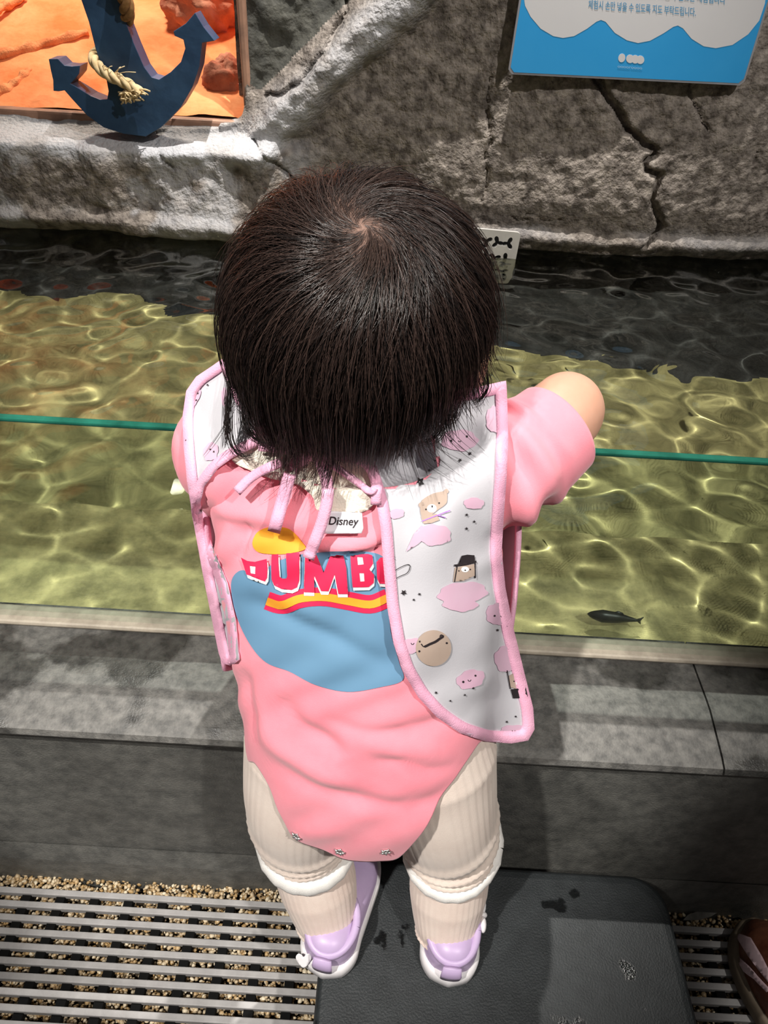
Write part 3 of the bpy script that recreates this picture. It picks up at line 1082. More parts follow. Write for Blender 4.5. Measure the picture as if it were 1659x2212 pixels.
sl = [(1476, 1987), (1486, 1976), (1520, 1964), (1552, 1950), (1590, 1934), (1597, 1938), (1572, 1958), (1535, 1980), (1510, 1986)]
v, f = extrude_poly(sl, [], lambda x, y: at_z(x, y, .004), (0, 0, -.002), 8)
o = fix_normals(mesh_obj('light_sliver', v, f, M_SLIVER, smooth=False))  # sliver of light modelled as a thin pale plate
recentre(o, at_z(1530, 1965, .002))
tag(o, 'thin sliver of light modelled as a pale plate beside the step stool', 'light patch')

# ------------------------------------------------------------------ the toddler
# bodysuit sections: z, centre x, centre y, half width, half depth
TS = np.array([(.722, -.022, .417, .040, .038), (.705, -.022, .414, .062, .045), (.680, -.022, .409, .088, .052), (.645, -.020, .399, .102, .058), (.58, -.014, .379, .104, .064),
               (.52, -.009, .361, .102, .069), (.46, -.004, .349, .102, .075), (.42, 0, .344, .103, .079), (.38, 0, .341, .100, .077), (.345, 0, .339, .094, .070)])
_tz = np.linspace(0, 1, 200)
TSd = catmull([tuple(r) for r in TS], 200)[::-1]


def sec_at(z):
    return tuple(np.interp(z, TSd[:, 0], TSd[:, k]) for k in range(1, 5))


def S(th, z, off=0.0):
    """surface of the bodysuit, th = 0 at the back, positive to the right"""
    cx, cy, a, b = sec_at(z)
    s, c = math.sin(th), math.cos(th)
    r = (abs(s) ** 2.3 + abs(c) ** 2.3) ** (-1 / 2.3)
    return Vector((cx + (a + off) * r * s, cy - (b + off) * r * c, z))


FOLDS = [([(545, 1510), (575, 1570), (618, 1618), (696, 1665), (806, 1700)], .0050, 22), ([(580, 1640), (665, 1690), (755, 1723), (853, 1738), (930, 1730), (985, 1690)], -.0040, 18),
         ([(600, 1500), (657, 1574), (720, 1612), (735, 1640)], -.0055, 20), ([(690, 1545), (770, 1577), (853, 1578), (940, 1560), (1000, 1520)], -.0028, 16), ([(800, 1640), (870, 1648), (923, 1662), (990, 1650)], -.0030, 14),
         ([(780, 1600), (860, 1618), (950, 1620)], .0030, 20),
         ([(470, 1080), (503, 1102), (601, 1115), (672, 1141)], .0050, 20), ([(500, 1150), (600, 1160), (690, 1200), (800, 1190)], -.0040, 14), ([(680, 1168), (740, 1174), (800, 1164), (830, 1140)], .0050, 14),
         ([(505, 1125), (490, 1165), (480, 1220)], .0040, 12), ([(540, 1125), (530, 1170), (510, 1215)], -.0045, 10), ([(512, 1290), (607, 1320), (685, 1362), (783, 1408), (850, 1440)], -.0035, 20), ([(540, 1250), (640, 1300), (740, 1350)], .0025, 26),
         ([(525, 1440), (545, 1530), (560, 1600)], -.0045, 14), ([(560, 1760), (650, 1790), (780, 1800)], .002, 20)]
FP = [(np.array(catmull(p, max(12, len(p) * 10))), a, w) for p, a, w in FOLDS]


def fold(px, py):
    d = 0
    for P, a, w in FP:
        r2 = (P[:, 0] - px) ** 2 + (P[:, 1] - py) ** 2
        k = int(r2.argmin())
        if r2[k] < 9 * w * w: d += a * math.exp(-r2[k] / (w * w)) * math.sin(math.pi * (k + .5) / len(P)) ** .8
    return d


HEM = [(300, 1000), (300, 1638), (556, 1642), (598, 1730), (632, 1800), (680, 1828), (740, 1850), (800, 1858), (850, 1858), (870, 1848), (930, 1762), (1034, 1598), (1300, 1590), (1300, 1000)]


def z_end(th):
    """lower hem: the back flap hangs lowest, leg openings cut up at the sides"""
    d = math.degrees(abs((th + math.pi) % (2 * math.pi) - math.pi))
    zs = .432 if th > 0 else .420
    if d > 100:
        return np.interp(d, (100, 125, 160, 180), (zs, zs - .01, .385, .380))
    z = .50
    while z > .352 and inside(proj(S(th, z)), HEM): z -= .0008
    return z


NT, NR = 260, 140
mb = MB()
ths = [(-math.pi + 2 * math.pi * j / NT) for j in range(NT)]
ZE = np.array([float(z_end(th)) for th in ths])
for _ in range(5): ZE = .25 * np.roll(ZE, 1) + .5 * ZE + .25 * np.roll(ZE, -1)
ZE = dict(zip(ths, ZE))
V = []
for i in range(NR):
    s = i / (NR - 1)
    for th in ths:
        ze = ZE[th]
        zt = .716 - .030 * math.cos(th) * (1 if math.cos(th) > 0 else .3)
        z = zt + (ze - zt) * s
        p = S(th, z)
        if math.cos(th) > -.1:
            q = proj(p)
            n_ = (S(th, z, .01) - p).normalized()
            p = p + n_ * (fold(*q) + .0009 * math.sin(q[0] * .031 + q[1] * .052 + 1.3 * math.sin(q[1] * .021)))
        V.append(p)
mb.add(V, grid_faces(NT, NR, True))
tors = mb.build('torso_tmp', M_PINK)
solidify(tors, .0016, -1)

# sleeves
def wr(seed, amp):
    return lambda t, s: amp * (math.sin(2 * t + 22 * s + seed) * .5 + math.sin(5 * t + 9 * s + 2.3 * seed) * .3 + math.sin(3 * t - 31 * s + seed * 1.7) * .5) * math.sin(math.pi * min(1, s * 1.3))


SLR = catmull([(.030, .408, .660), (.066, .416, .664), (.092, .426, .670), (.110, .438, .676), (.124, .450, .682)], 34)
SLL = catmull([(-.070, .408, .655), (-.098, .414, .660), (-.114, .424, .662), (-.124, .440, .658)], 30)
mb = MB()
v, f = tube(SLR, np.interp(np.linspace(0, 1, 34), (0, .3, .6, .85, 1), (.050, .048, .042, .0385, .0375)), 64, wr(1.0, .0062), cap=False)
mb.add(v, f)
v2, f2 = tube(SLL, np.interp(np.linspace(0, 1, 30), (0, .4, .8, 1), (.048, .046, .041, .039)), 40, wr(2.2, .003), cap=False)
mb.add(v2, f2)
sleeves = mb.build('sleeve_tmp', M_PINK)
solidify(sleeves, .002, -1)


def bake(o):
    """freeze modifiers into a plain mesh"""
    dg = bpy.context.evaluated_depsgraph_get()
    me = bpy.data.meshes.new_from_object(o.evaluated_get(dg))
    old = o.data
    o.modifiers.clear()
    o.data = me
    bpy.data.meshes.remove(old)
    return o


def join(name, objs, parent=None):
    bm = bmesh.new()
    mats = []
    for o in objs:
        bake(o)
        off = len(mats)
        n0 = len(bm.faces)
        bm.from_mesh(o.data)
        bm.faces.ensure_lookup_table()
        for f in bm.faces[n0:]: f.material_index += off
        mats += list(o.data.materials)
    me = bpy.data.meshes.new(name)
    bm.to_mesh(me); bm.free()
    for m in mats: me.materials.append(m)
    for p in me.polygons: p.use_smooth = True
    for o in objs:
        d = o.data
        bpy.data.objects.remove(o); bpy.data.meshes.remove(d)
    return link(bpy.data.objects.new(name, me), parent)


# head frame
HT = math.radians(24)
HC = Vector((-.0225, .4185, .7790))
HF, HU = Vector((0, math.cos(HT), -math.sin(HT))), Vector((0, math.sin(HT), math.cos(HT)))
HRX = Vector((1, 0, 0))
HROT = Matrix((HRX, HF, HU)).transposed()
HR = Vector((.0700, .076, .073))


def hp(x, y, z): return HC + HRX * x + HF * y + HU * z


# body: one continuous skin
mb = MB()
def add(t): mb.add(*t)
add(ellipsoid(HC, HR, HROT, 40, 28))
add(ellipsoid(hp(0, .034, -.040), (.056, .050, .046), HROT, 32, 20))           # jaw and cheeks
for s in (-1, 1):
    add(ellipsoid(hp(s * .032, .055, -.036), (.026, .026, .024), HROT, 20, 14))
    add(ellipsoid(hp(s * .075, -.002, -.022), (.008, .015, .022), HROT, 18, 14))    # ears
add(ellipsoid(hp(0, .090, -.018), (.009, .009, .008), HROT, 16, 12))           # nose
add(ellipsoid(hp(0, .085, -.008), (.006, .008, .012), HROT, 16, 12))
add(ellipsoid(hp(0, .074, -.072), (.016, .016, .012), HROT, 16, 12))           # chin
add(ellipsoid(hp(0, .084, -.045), (.013, .006, .006), HROT, 16, 12))           # mouth
add(tube([(-.022, .412, .66), (-.022, .417, .71), (-.022, .422, .76)], [.042, .036, .036], 20))
add(tube([tuple(S(0, z) * .5 + S(math.pi, z) * .5) for z in (.41, .45, .50, .55, .60, .64, .675, .69)], [.060, .066, .062, .058, .056, .052, .040, .03], 24))
for s in (-1, 1):
    add(tube([(sec_at(z)[0] + s * x, y, z) for x, y, z in ((.035, .345, .40), (.040, .35, .47), (.038, .365, .54), (.042, .385, .60), (.044, .40, .645), (.048, .407, .668))], [.050, .050, .048, .047, .044, .030], 20))
LEGS = {1: [(.050, .338, .425), (.066, .326, .36), (.080, .326, .300), (.086, .322, .262), (.087, .306, .215), (.088, .292, .186), (.089, .286, .172)],
        -1: [(-.050, .338, .425), (-.060, .326, .36), (-.060, .326, .300), (-.055, .322, .262), (-.044, .306, .215), (-.037, .294, .186), (-.035, .290, .172)]}
LR = [.050, .045, .038, .035, .031, .026, .024]
for s in (-1, 1):
    add(tube(catmull(LEGS[s], 24), np.interp(np.linspace(0, 6, 24), range(7), LR), 22))
add(ellipsoid((.092, .305, .170), (.022, .050, .014)))
add(ellipsoid((-.026, .305, .170), (.022, .050, .014)))
ARMS = {1: [(.048, .409, .665), (.080, .424, .670), (.108, .440, .681), (.130, .462, .688), (.139, .492, .677), (.143, .530, .655), (.145, .556, .638)],
        -1: [(-.092, .409, .663), (-.108, .425, .662), (-.118, .445, .662), (-.116, .468, .665), (-.106, .500, .667), (-.096, .530, .662), (-.090, .552, .650)]}
AR = [.034, .033, .031, .030, .028, .024, .019]
for s in (-1, 1):
    A_ = ARMS[s]
    add(tube(catmull(A_, 26), np.interp(np.linspace(0, 6, 26), range(7), AR), 22))
    W_ = Vector(A_[-1])
    D_ = (Vector(A_[-1]) - Vector(A_[-2])).normalized()
    Sd = D_.cross(Vector((0, 0, 1))).normalized()
    Nd = Sd.cross(D_)
    add(tube([tuple(W_ - D_ * .006), tuple(W_ + D_ * .014), tuple(W_ + D_ * .034)], [.018, .021, .019], 20, flat=.62, up=tuple(Nd)))
    for k, (o_, L_) in enumerate(((-.0145, .024), (-.005, .030), (.005, .029), (.0145, .022))):
        r0 = W_ + D_ * .028 + Sd * o_
        r1 = W_ + D_ * (.036 + L_ * .5) + Sd * o_ * 1.25 - Nd * .003
        r2 = W_ + D_ * (.034 + L_) + Sd * o_ * 1.35 - Nd * .012
        add(tube(catmull([tuple(r0), tuple(r1), tuple(r2)], 8), np.linspace(.0058, .0048, 8), 10))
    r0 = W_ + D_ * .008 - Sd * s * .014
    add(tube(catmull([tuple(r0), tuple(r0 + D_ * .014 - Sd * s * .013), tuple(r0 + D_ * .030 - Sd * s * .017 - Nd * .004)], 8), np.linspace(.0068, .0052, 8), 10))
body = mb.build('person', M_SKIN)
rm = body.modifiers.new('remesh', 'REMESH')
rm.mode, rm.voxel_size, rm.use_smooth_shade = 'VOXEL', .0030, True
smm = body.modifiers.new('smooth', 'SMOOTH')
smm.factor, smm.iterations = .5, 5
bake(body)
body.data.materials.clear(); body.data.materials.append(M_SKIN)
tag(body, 'toddler in pink bodysuit and white bib leaning over the glass, seen from behind', 'person')
for s in (-1, 1):
    e = mesh_obj('eye', *ellipsoid(hp(s * .030, .0675, -.002), (.0105, .007, .008), HROT, 20, 14), M_EYEW, body)
    mesh_obj('iris', *ellipsoid(hp(s * .030, .0727, -.003), (.0055, .003, .0058), HROT, 16, 10), M_EYEB, e)
mesh_obj('lips', *ellipsoid(hp(0, .0895, -.045), (.013, .003, .0045), HROT, 18, 10), M_LIPS, body)

suit = join('bodysuit', [tors, sleeves], body)
suit['label'] = 'pink short-sleeved bodysuit with a blue print on the back'
bpy.context.view_layer.update()
SUIT_BVH = bvh_of(suit)

# print on the bodysuit: plain colour patches and the word
c4 = lambda x, y: (360 + x * .32550, 900 + y * .32550)
pm = [M_PBLUE, M_PORANGE, M_PRED, M_PWHITE, M_INK]
pr = MB()
blob = smooth_poly([(500, 1262), (520, 1232), (560, 1238), (600, 1212), (660, 1196), (730, 1190), (800, 1192), (835, 1215), (838, 1300), (845, 1370), (862, 1430), (870, 1468), (820, 1484), (750, 1494), (680, 1478), (625, 1450), (575, 1430), (540, 1390), (512, 1330)])
lay(pr, blob, SUIT_BVH, 1, 0, step=9)
lay(pr, smooth_poly([(546, 1172), (560, 1146), (590, 1137), (625, 1142), (650, 1166), (660, 1186), (620, 1196), (580, 1196), (555, 1190)]), SUIT_BVH, 1, 1, step=7)
band = catmull([(578, 1296), (610, 1305), (650, 1292), (700, 1288), (750, 1296), (800, 1304), (838, 1290)], 30)
lay(pr, stroke(band, 40), SUIT_BVH, 2, 2, step=7)
lay(pr, stroke(band, 17), SUIT_BVH, 3, 1, step=7)
prt = pr.build('printed_patch', pm, suit)
prt['label'] = 'plain blue patch with red and orange bands'

# lettering: blocky hand-made letters, white drop behind red
LET = {
    'D': ([(512, 930), (548, 948), (600, 958), (676, 940), (682, 1000), (676, 1060), (662, 1084), (600, 1064), (545, 1042), (528, 985)], [[(566, 985), (604, 990), (602, 1040), (572, 1034)]]),
    'U': ([(708, 910), (752, 906), (756, 1050), (772, 1062), (800, 1062), (806, 1045), (802, 905), (884, 905), (886, 1080), (872, 1128), (836, 1145), (770, 1138), (722, 1112), (704, 1070)], []),
    'M': ([(920, 905), (990, 900), (1046, 1030), (1098, 900), (1172, 900), (1196, 1000), (1204, 1165), (1140, 1165), (1120, 1040), (1078, 1150), (1030, 1150), (985, 1045), (986, 1160), (918, 1160)], []),
    'B': ([(1222, 898), (1320, 896), (1366, 915), (1372, 970), (1346, 1005), (1376, 1040), (1372, 1090), (1340, 1118), (1234, 1120)], [[(1268, 928), (1304, 930), (1310, 975), (1272, 980)], [(1280, 1030), (1310, 1030), (1312, 1080), (1284, 1082)]]),
    'O': ([(1394, 960), (1420, 930), (1470, 930), (1490, 980), (1490, 1060), (1460, 1100), (1410, 1095), (1394, 1060)], []),
}
lt = MB()
for ch, (o_, hs) in LET.items():
    q = [c4(x + (6 if ch in 'DU' else -2 if ch == 'M' else 4), y + 24) for x, y in o_]
    lay(lt, q, SUIT_BVH, 4, 0, step=6)
for ch, (o_, hs) in LET.items():
    lay(lt, [c4(*q) for q in o_], SUIT_BVH, 5, 1, [[c4(*q) for q in h] for h in hs], step=6)
lt.build('lettering', [M_PWHITE, M_PRED], suit)['label'] = 'red block letters with white drop shadow'

# three steel snaps along the open hem
for (px, py) in ((641, 1805), (734, 1838), (833, 1838)):
    d = ray(px, py).normalized()
    h, nrm, _, _ = SUIT_BVH.ray_cast(EYE, d)
    if h is None: continue
    if nrm.dot(d) > 0: nrm = -nrm
    q = nrm.to_track_quat('Z', 'Y').to_matrix()
    mb = MB()
    ring = [tuple(h + q @ Vector((.0028 * math.cos(a), .0028 * math.sin(a), .0008))) for a in np.linspace(0, 2 * math.pi, 17)]
    v, f = tube(ring, .0007, 6)
    mb.add(v, f)
    for k in range(5):
        a = 2 * math.pi * k / 5 + px
        v, f = tube([tuple(h + q @ Vector((r_ * math.cos(a), r_ * math.sin(a), z_))) for r_, z_ in ((.0012, .0006), (.0030, .0016), (.0048, .0004))], [.0008, .0009, .0004], 6)
        mb.add(v, f)
    mb.build('snap', M_STEEL, suit)

# ------------------------------------------------------------------ leggings, socks, shoes
def rib(n, amp, folds=()):
    def d(t, s):
        r = amp * math.sin(n * t)
        for s0, w_, a_, ph, k in folds:
            u = s - s0 - k * math.cos(t - ph)
            r += a_ * math.exp(-(u / w_) ** 2)
        return r
    return d


SHOES = {1: ((.0915, .2440), -3), -1: ((-.0345, .2450), -11)}
for s in (-1, 1):
    side = 'right' if s > 0 else 'left'
    P = catmull([(s * .040, .345, .480)] + LEGS[s][:4], 60)
    R = np.interp(np.linspace(-1, 3, 60), (-1, 0, 1, 2, 2.6, 3), (.050, .058, .0505, .045, .041, .038))
    fo = ((.62, .028, .0030, 3.6, .04), (.71, .024, -.0020, 3.6, .045), (.78, .024, .0034, 3.9, .04), (.85, .024, -.002, 3.9, .035), (.91, .022, .0035, 3.9, .015)) if s > 0 else ((.66, .03, .0030, 2.4, .05), (.79, .024, .0030, 2.6, .03), (.88, .024, .0030, 2.6, .015))
    v, f = tube(P, R, 132, rib(44, .0004, fo), up=(0, 1, 0))
    mesh_obj('legging', v, f, M_LEG, body)
    P = catmull(LEGS[s][3:], 50)
    P = np.vstack([np.array(LEGS[s][3]) * (1 - k) + np.array(LEGS[s][2]) * k for k in (.55, .45, .35, .25, .15)] + [P])
    R = np.interp(np.linspace(0, 1, len(P)), (0, .1, .35, .6, .85, 1), (.0385, .0395, .0390, .0345, .0305, .030))
    v, f = tube(P, R, 120, rib(40, .00035, ((.92, .05, .0020, 0, 0),)), up=(0, 1, 0))
    sock = mesh_obj('sock', v, f, M_SOCK, body)
    # rolled white cuff, higher toward the front
    c = Vector(P[2])
    tl = (.16, .45) if s > 0 else (-.22, .20)
    ring = []
    for k in range(49):
        a = 2 * math.pi * k / 48
        x, y = math.cos(a), math.sin(a)
        rr = .0400 + (.006 * max(0, math.cos(a - .9)) if s > 0 else .002)
        ring.append(tuple(c + Vector((x * rr, y * rr, rr * (tl[0] * x + tl[1] * y) * (.55 if y < 0 else 1)))))
    mb = MB()
    v, f = tube(ring, .0070, 14, lambda t, q: .0005 * math.sin(130 * q * 2 * math.pi / 2), cap=False, flat=1.5)
    mb.add(v, f)
    mb.build('cuff', M_CUFF, sock)['label'] = 'white rolled knit cuff'
    # shoe
    (hx, hy), ang = SHOES[s]
    sh = empty('shoe', (hx, hy, STOOL_Z))
    sh.rotation_euler = (0, 0, math.radians(ang))
    sh.parent = body
    sh['label'] = 'lilac toddler shoe with white rubber sole'
    tt = np.linspace(0, 1, 30)
    HW = (tt, .001 + np.interp(tt, (0, .3, .66, 1), (.0265, .0265, .0315, .0315)) * np.sqrt(np.clip(1 - np.clip(1 - tt / .20, 0, 1) ** 2, 0, 1)) * np.sqrt(np.clip(1 - np.clip((tt - .68) / .32, 0, 1) ** 2, 0, 1)))
    HH = ((0, .03, .12, .3, .42, .55, .7, .86, .96, 1), (.020, .034, .040, .036, .037, .034, .029, .024, .018, .008))
    v, f = shoe_shell(.132, HW, HH, 34, 24)
    fix_normals(mesh_obj('upper', [(x, y + .003, z + .0145) for x, y, z in v], f, M_LILAC, sh))
    shoe_sole(.138, HW, .0005, .0210, .0030, 40).build('sole', M_SOLE, sh)
    # padded collar round the ankle
    ring = [(.024 * math.cos(a), .036 + .030 * math.sin(a), .047 + .004 * math.sin(a)) for a in np.linspace(0, 2 * math.pi, 41)]
    v, f = tube(ring, .0042, 10, cap=False)
    mesh_obj('collar', v, f, M_LILAC, sh)
    # heel strip and pull tab
    v, f = tube([(0, -.0005, .020), (0, -.002, .033), (0, .001, .046)], [.010, .0105, .009], 14, flat=.22, up=(0, 1, 0))
    mesh_obj('heel_patch', v, f, M_LILAC, sh)
    if s < 0:
        hb = [(0, .011), (.008, .003), (.010, -.003), (.007, -.007), (.003, -.006), (0, -.003), (-.003, -.006), (-.007, -.007), (-.010, -.003), (-.008, .003)]
        bpy.context.view_layer.update()
        mi_ = sh.matrix_world.inverted()
        v, f = extrude_poly(smooth_poly([(656 + x * 1700, 2072 + z * 1700) for x, z in hb]), [], lambda x, y: mi_ @ at_d(x, y, .703 + (x - 656) * .00006), tuple((mi_.to_3x3() @ ray(656, 2072)) * .004), 5)
        fix_normals(mesh_obj('heart_tab', v, f, M_SOLE, sh))
    else:
        mb = MB()
        for k in (-1, 1):
            mb.add(*ellipsoid((.0300, .052 + k * .009, .046), (.0035, .008, .0055), None, 14, 10))
        mb.add(*ellipsoid((.0305, .052, .046), (.004, .003, .004), None, 12, 8))
        mb.build('bow', M_SOLE, sh)

# ------------------------------------------------------------------ bib: two back panels, front panel, binding, ties, print
def tps(ctrl):
    P = np.array([(c[0] / 500., c[1] / 500.) for c in ctrl]); d = np.array([c[2] for c in ctrl])
    U = lambda r: np.where(r > 0, r * r * np.log(r + 1e-12), 0)
    n = len(P)
    K = U(np.linalg.norm(P[:, None] - P[None], axis=2)) + np.eye(n) * 2e-3
    Q = np.hstack([np.ones((n, 1)), P])
    A = np.vstack([np.hstack([K, Q]), np.hstack([Q.T, np.zeros((3, 3))])])
    w_ = np.linalg.solve(A, np.concatenate([d, np.zeros(3)]))
    def fn(x, y):
        q = np.array((x / 500., y / 500.))
        return float(U(np.linalg.norm(P - q, axis=1)) @ w_[:n] + w_[n] + w_[n + 1:] @ q)
    return fn


def suit_depth(px, py):
    h, _, _, _ = SUIT_BVH.ray_cast(EYE, ray(px, py).normalized())
    return None if h is None else depth_of(h)


BODY_BVH = bvh_of(body)


def cloth_depth(px, py):
    d = ray(px, py).normalized()
    q = [depth_of(h) for h in (SUIT_BVH.ray_cast(EYE, d)[0], BODY_BVH.ray_cast(EYE, d)[0]) if h is not None]
    return min(q) if q else None


def depth_field(ctrl, clear=.005):
    C = []
    for (x, y, d) in ctrl:
        if d is None:
            q = cloth_depth(x, y)
            if q is None: continue
            d = q - .009
        C.append((x, y, d))
    fn = tps(C)
    def out(x, y):
        d = fn(x, y)
        q = cloth_depth(x, y)
        if q is not None and q - clear < d: d = q - clear
        return d
    return out


def offset_in(poly, w_):
    """offset a closed pixel polygon inward"""
    P = np.array(poly, float)
    T = np.roll(P, -1, 0) - np.roll(P, 1, 0)
    T /= np.linalg.norm(T, axis=1)[:, None] + 1e-9
    N = np.stack([-T[:, 1], T[:, 0]], 1)
    area = .5 * np.sum(P[:, 0] * np.roll(P[:, 1], -1) - np.roll(P[:, 0], -1) * P[:, 1])
    return P + N * (w_ if area > 0 else -w_)


bib = empty('bib', (0, 0, 0))
bib.parent = body
bib['label'] = 'white smock bib with pink binding, clouds and stars'


def panel(name, outline, ctrl, wbind, nbind=None):
    D = depth_field(ctrl)
    V, F = tess(outline, [], 11)
    pts = [at_d(x, y, D(x, y)) for x, y in V]
    # relax so the cloth hangs smoothly
    nb = [set() for _ in V]
    for t in F:
        for a, b in ((0, 1), (1, 2), (2, 0)):
            nb[t[a]].add(t[b]); nb[t[b]].add(t[a])
    ed = {}
    for t in F:
        for a, b in ((t[0], t[1]), (t[1], t[2]), (t[2], t[0])):
            ed[tuple(sorted((a, b)))] = ed.get(tuple(sorted((a, b))), 0) + 1
    bd = {i for e, c in ed.items() if c == 1 for i in e}
    dd = np.array([depth_of(p) for p in pts])
    for _ in range(14):
        nd = dd.copy()
        for i in range(len(V)):
            if nb[i]:
                nd[i] = .5 * dd[i] + .5 * np.mean([dd[k] for k in nb[i]])
        dd = nd
        for i, (x, y) in enumerate(V):
            pass
    for i, (x, y) in enumerate(V):
        q = cloth_depth(x, y)
        if q is not None: dd[i] = min(dd[i], q - .0035)
    pts = [at_d(x, y, dd[i]) for i, (x, y) in enumerate(V)]
    o = mesh_obj(name, pts, F, M_BIB, bib)
    fix_normals(o)
    bv = BVHTree.FromPolygons(pts, F)
    # binding: folded strip along the edge
    dense = densify(outline, 9)
    inn = offset_in(dense, wbind)
    sm = np.array(inn)
    for _ in range(3): sm = .25 * np.roll(sm, 1, 0) + .5 * sm + .25 * np.roll(sm, -1, 0)
    outr = offset_in(dense, -2.0)
    mid = .5 * (sm + outr)
    v = []
    def drop(q, lift):
        h, _, _, _ = bv.ray_cast(EYE, ray(q[0], q[1]).normalized())
        if h is None:
            k = int(np.argmin([(a - q[0]) ** 2 + (b - q[1]) ** 2 for a, b in V]))
            d = dd[k]
        else:
            d = depth_of(h)
        return at_d(q[0], q[1], d - lift)
    n_ = len(dense)
    for k in range(n_): v += [drop(sm[k], .0015), drop(mid[k], .0019), drop(outr[k], .0008), drop(outr[k], -.0008), drop(mid[k], -.0017), drop(sm[k], -.0015)]
    f = []
    for k in range(n_):
        k2 = (k + 1) % n_
        f += [(k * 6 + a, k2 * 6 + a, k2 * 6 + (a + 1) % 6, k * 6 + (a + 1) % 6) for a in range(6)]
    fix_normals(mesh_obj('binding', v, f, M_BIND, o))
    return o, bv


R_OUT = [(800, 930), (900, 870), (985, 846), (1040, 836), (1092, 824), (1094, 870), (1096, 950), (1092, 1040), (1086, 1120), (1082, 1190), (1090, 1270), (1108, 1360), (1130, 1450), (1150, 1530), (1153, 1575), (1140, 1598), (1105, 1604), (1050, 1600), (995, 1582), (945, 1548), (905, 1505), (872, 1450), (852, 1390), (838, 1310), (830, 1220), (824, 1140), (814, 1080), (798, 1030), (782, 990)]
R_CTRL = [(800, 960, None), (815, 1080, None), (830, 1200, None), (840, 1320, None), (870, 1440, None), (900, 1000, None), (900, 1150, None), (900, 1300, None), (930, 1450, None), (990, 900, None), (980, 1050, None), (980, 1200, None), (985, 1350, None),
          (1060, 850, None), (1085, 1000, .492), (1080, 1180, .516), (1108, 1350, .548), (1152, 1570, .592), (1050, 1595, .576), (960, 1555, .548), (1060, 1450, .550), (1030, 1250, .500)]
L_OUT = [(575, 905), (530, 870), (500, 800), (488, 772), (455, 795), (425, 815), (404, 845), (396, 900), (398, 960), (406, 1040), (420, 1130), (440, 1240), (460, 1340), (474, 1410), (482, 1432), (500, 1436), (516, 1424), (508, 1340), (490, 1260), (462, 1190), (438, 1130), (430, 1090), (440, 1050), (470, 1010), (505, 985), (560, 960)]
L_CTRL = [(560, 940, None), (500, 960, None), (470, 990, None), (440, 1080, None), (445, 1130, None), (488, 780, .484), (404, 850, .494), (398, 960, .496), (420, 1130, .530), (450, 1290, .557), (476, 1420, .585), (514, 1424, .570), (495, 1280, .535), (460, 900, None), (450, 1000, None)]
pR, bvR = panel('right_panel', R_OUT, R_CTRL, 23)
pL, bvL = panel('left_panel', L_OUT, L_CTRL, 20)
# front panel of the bib, under the chin and over the chest
NT, NR = 60, 40
V = []
for i in range(NR):
    s = i / (NR - 1)
    for j in range(NT):
        u = j / (NT - 1) * 2 - 1
        th = math.pi + u * math.radians(88)
        zt = .715 - .004 * abs(u)
        ze = .455 + .04 * abs(u) ** 3
        z = zt + (ze - zt) * s
        V.append(S(th, z, .011 + .004 * math.sin(5 * u + 2 * s)))
o = fix_normals(mesh_obj('front_panel', V, grid_faces(NT, NR), M_BIB, bib))
solidify(o, .0015)
edge = [V[i * NT] for i in range(NR)] + [V[(NR - 1) * NT + j] for j in range(1, NT)] + [V[i * NT + NT - 1] for i in range(NR - 2, -1, -1)]
v, f = tube(edge, .0042, 8, flat=.6)
mesh_obj('binding', v, f, M_BIND, o)


# print on the bib
c5 = lambda x, y: (780 + x * .37975, 800 + y * .37975)
bm_ = [M_CLOUD, M_TAN, M_INK, M_PURPLE, M_PWHITE]
pb = MB()
def P5(poly, layer, m, step=7, bv=bvR): lay(pb, [c5(*q) for q in poly], bv, layer + 2, m, step=step, eps=.00018)
def done(name):
    global pb
    if pb.f: pb.build(name, bm_, pR)
    pb = MB()
def cloud(cx, cy, w_, h_, rot=0, seed=0):
    r_ = random.Random(seed)
    out = []
    for i in range(40):
        a = 2 * math.pi * i / 40
        q = 1 + .05 * math.sin(5 * a + seed) + .035 * math.sin(9 * a + 2 * seed)
        x, y = w_ * q * math.cos(a), h_ * q * math.sin(a)
        out.append((cx + x * math.cos(rot) - y * math.sin(rot), cy + x * math.sin(rot) + y * math.cos(rot)))
    return out
for (x, y, w_, h_, ro, sd) in ((560, 400, 105, 60, 0, 1), (750, 280, 40, 75, 0, 2), (640, 755, 58, 32, 0, 3), (200, 815, 45, 28, -.2, 4), (415, 935, 95, 60, 0, 5), (575, 1265, 140, 62, -.1, 6), (560, 1325, 100, 45, .05, 7),
                           (770, 1385, 62, 62, 0, 8), (620, 1755, 82, 52, -.3, 9), (820, 1640, 65, 75, 0, 10), (185, 1375, 30, 28, 0, 11), (285, 1565, 70, 42, -.2, 12), (870, 2045, 80, 30, 0, 13), (640, 2085, 60, 22, .2, 14)):
    P5(cloud(x, y, w_, h_, ro, sd), 1, 0); done('printed_cloud')
P5([(255, 1030), (300, 930), (345, 880), (400, 920), (320, 990)], 1, 0); done('printed_cloud')
for (x, y, r_) in ((285, 415, 12), (215, 480, 11), (425, 513, 13), (620, 475, 12), (563, 513, 12), (390, 573, 11), (337, 636, 25), (598, 820, 11), (641, 858, 10), (597, 898, 11), (180, 1068, 17), (242, 1262, 19), (331, 1271, 10), (299, 1303, 9),
                 (773, 1476, 10), (830, 1455, 8), (425, 1831, 10), (506, 1877, 8), (478, 1930, 9), (588, 1844, 8), (636, 1806, 9), (826, 1997, 9), (877, 1967, 8), (632, 150, 8)):
    P5(star(x, y, r_, .2 * x), 2, 2, 4); done('printed_star')
for (x, y, r_) in ((510, 404, 7), (602, 380, 7), (755, 1395, 6), (578, 1770, 7), (647, 1735, 6), (252, 1584, 6), (333, 1540, 6), (902, 2052, 5)):
    P5(circle(x, y, r_, n=10), 2, 2, 4); done('printed_dot')
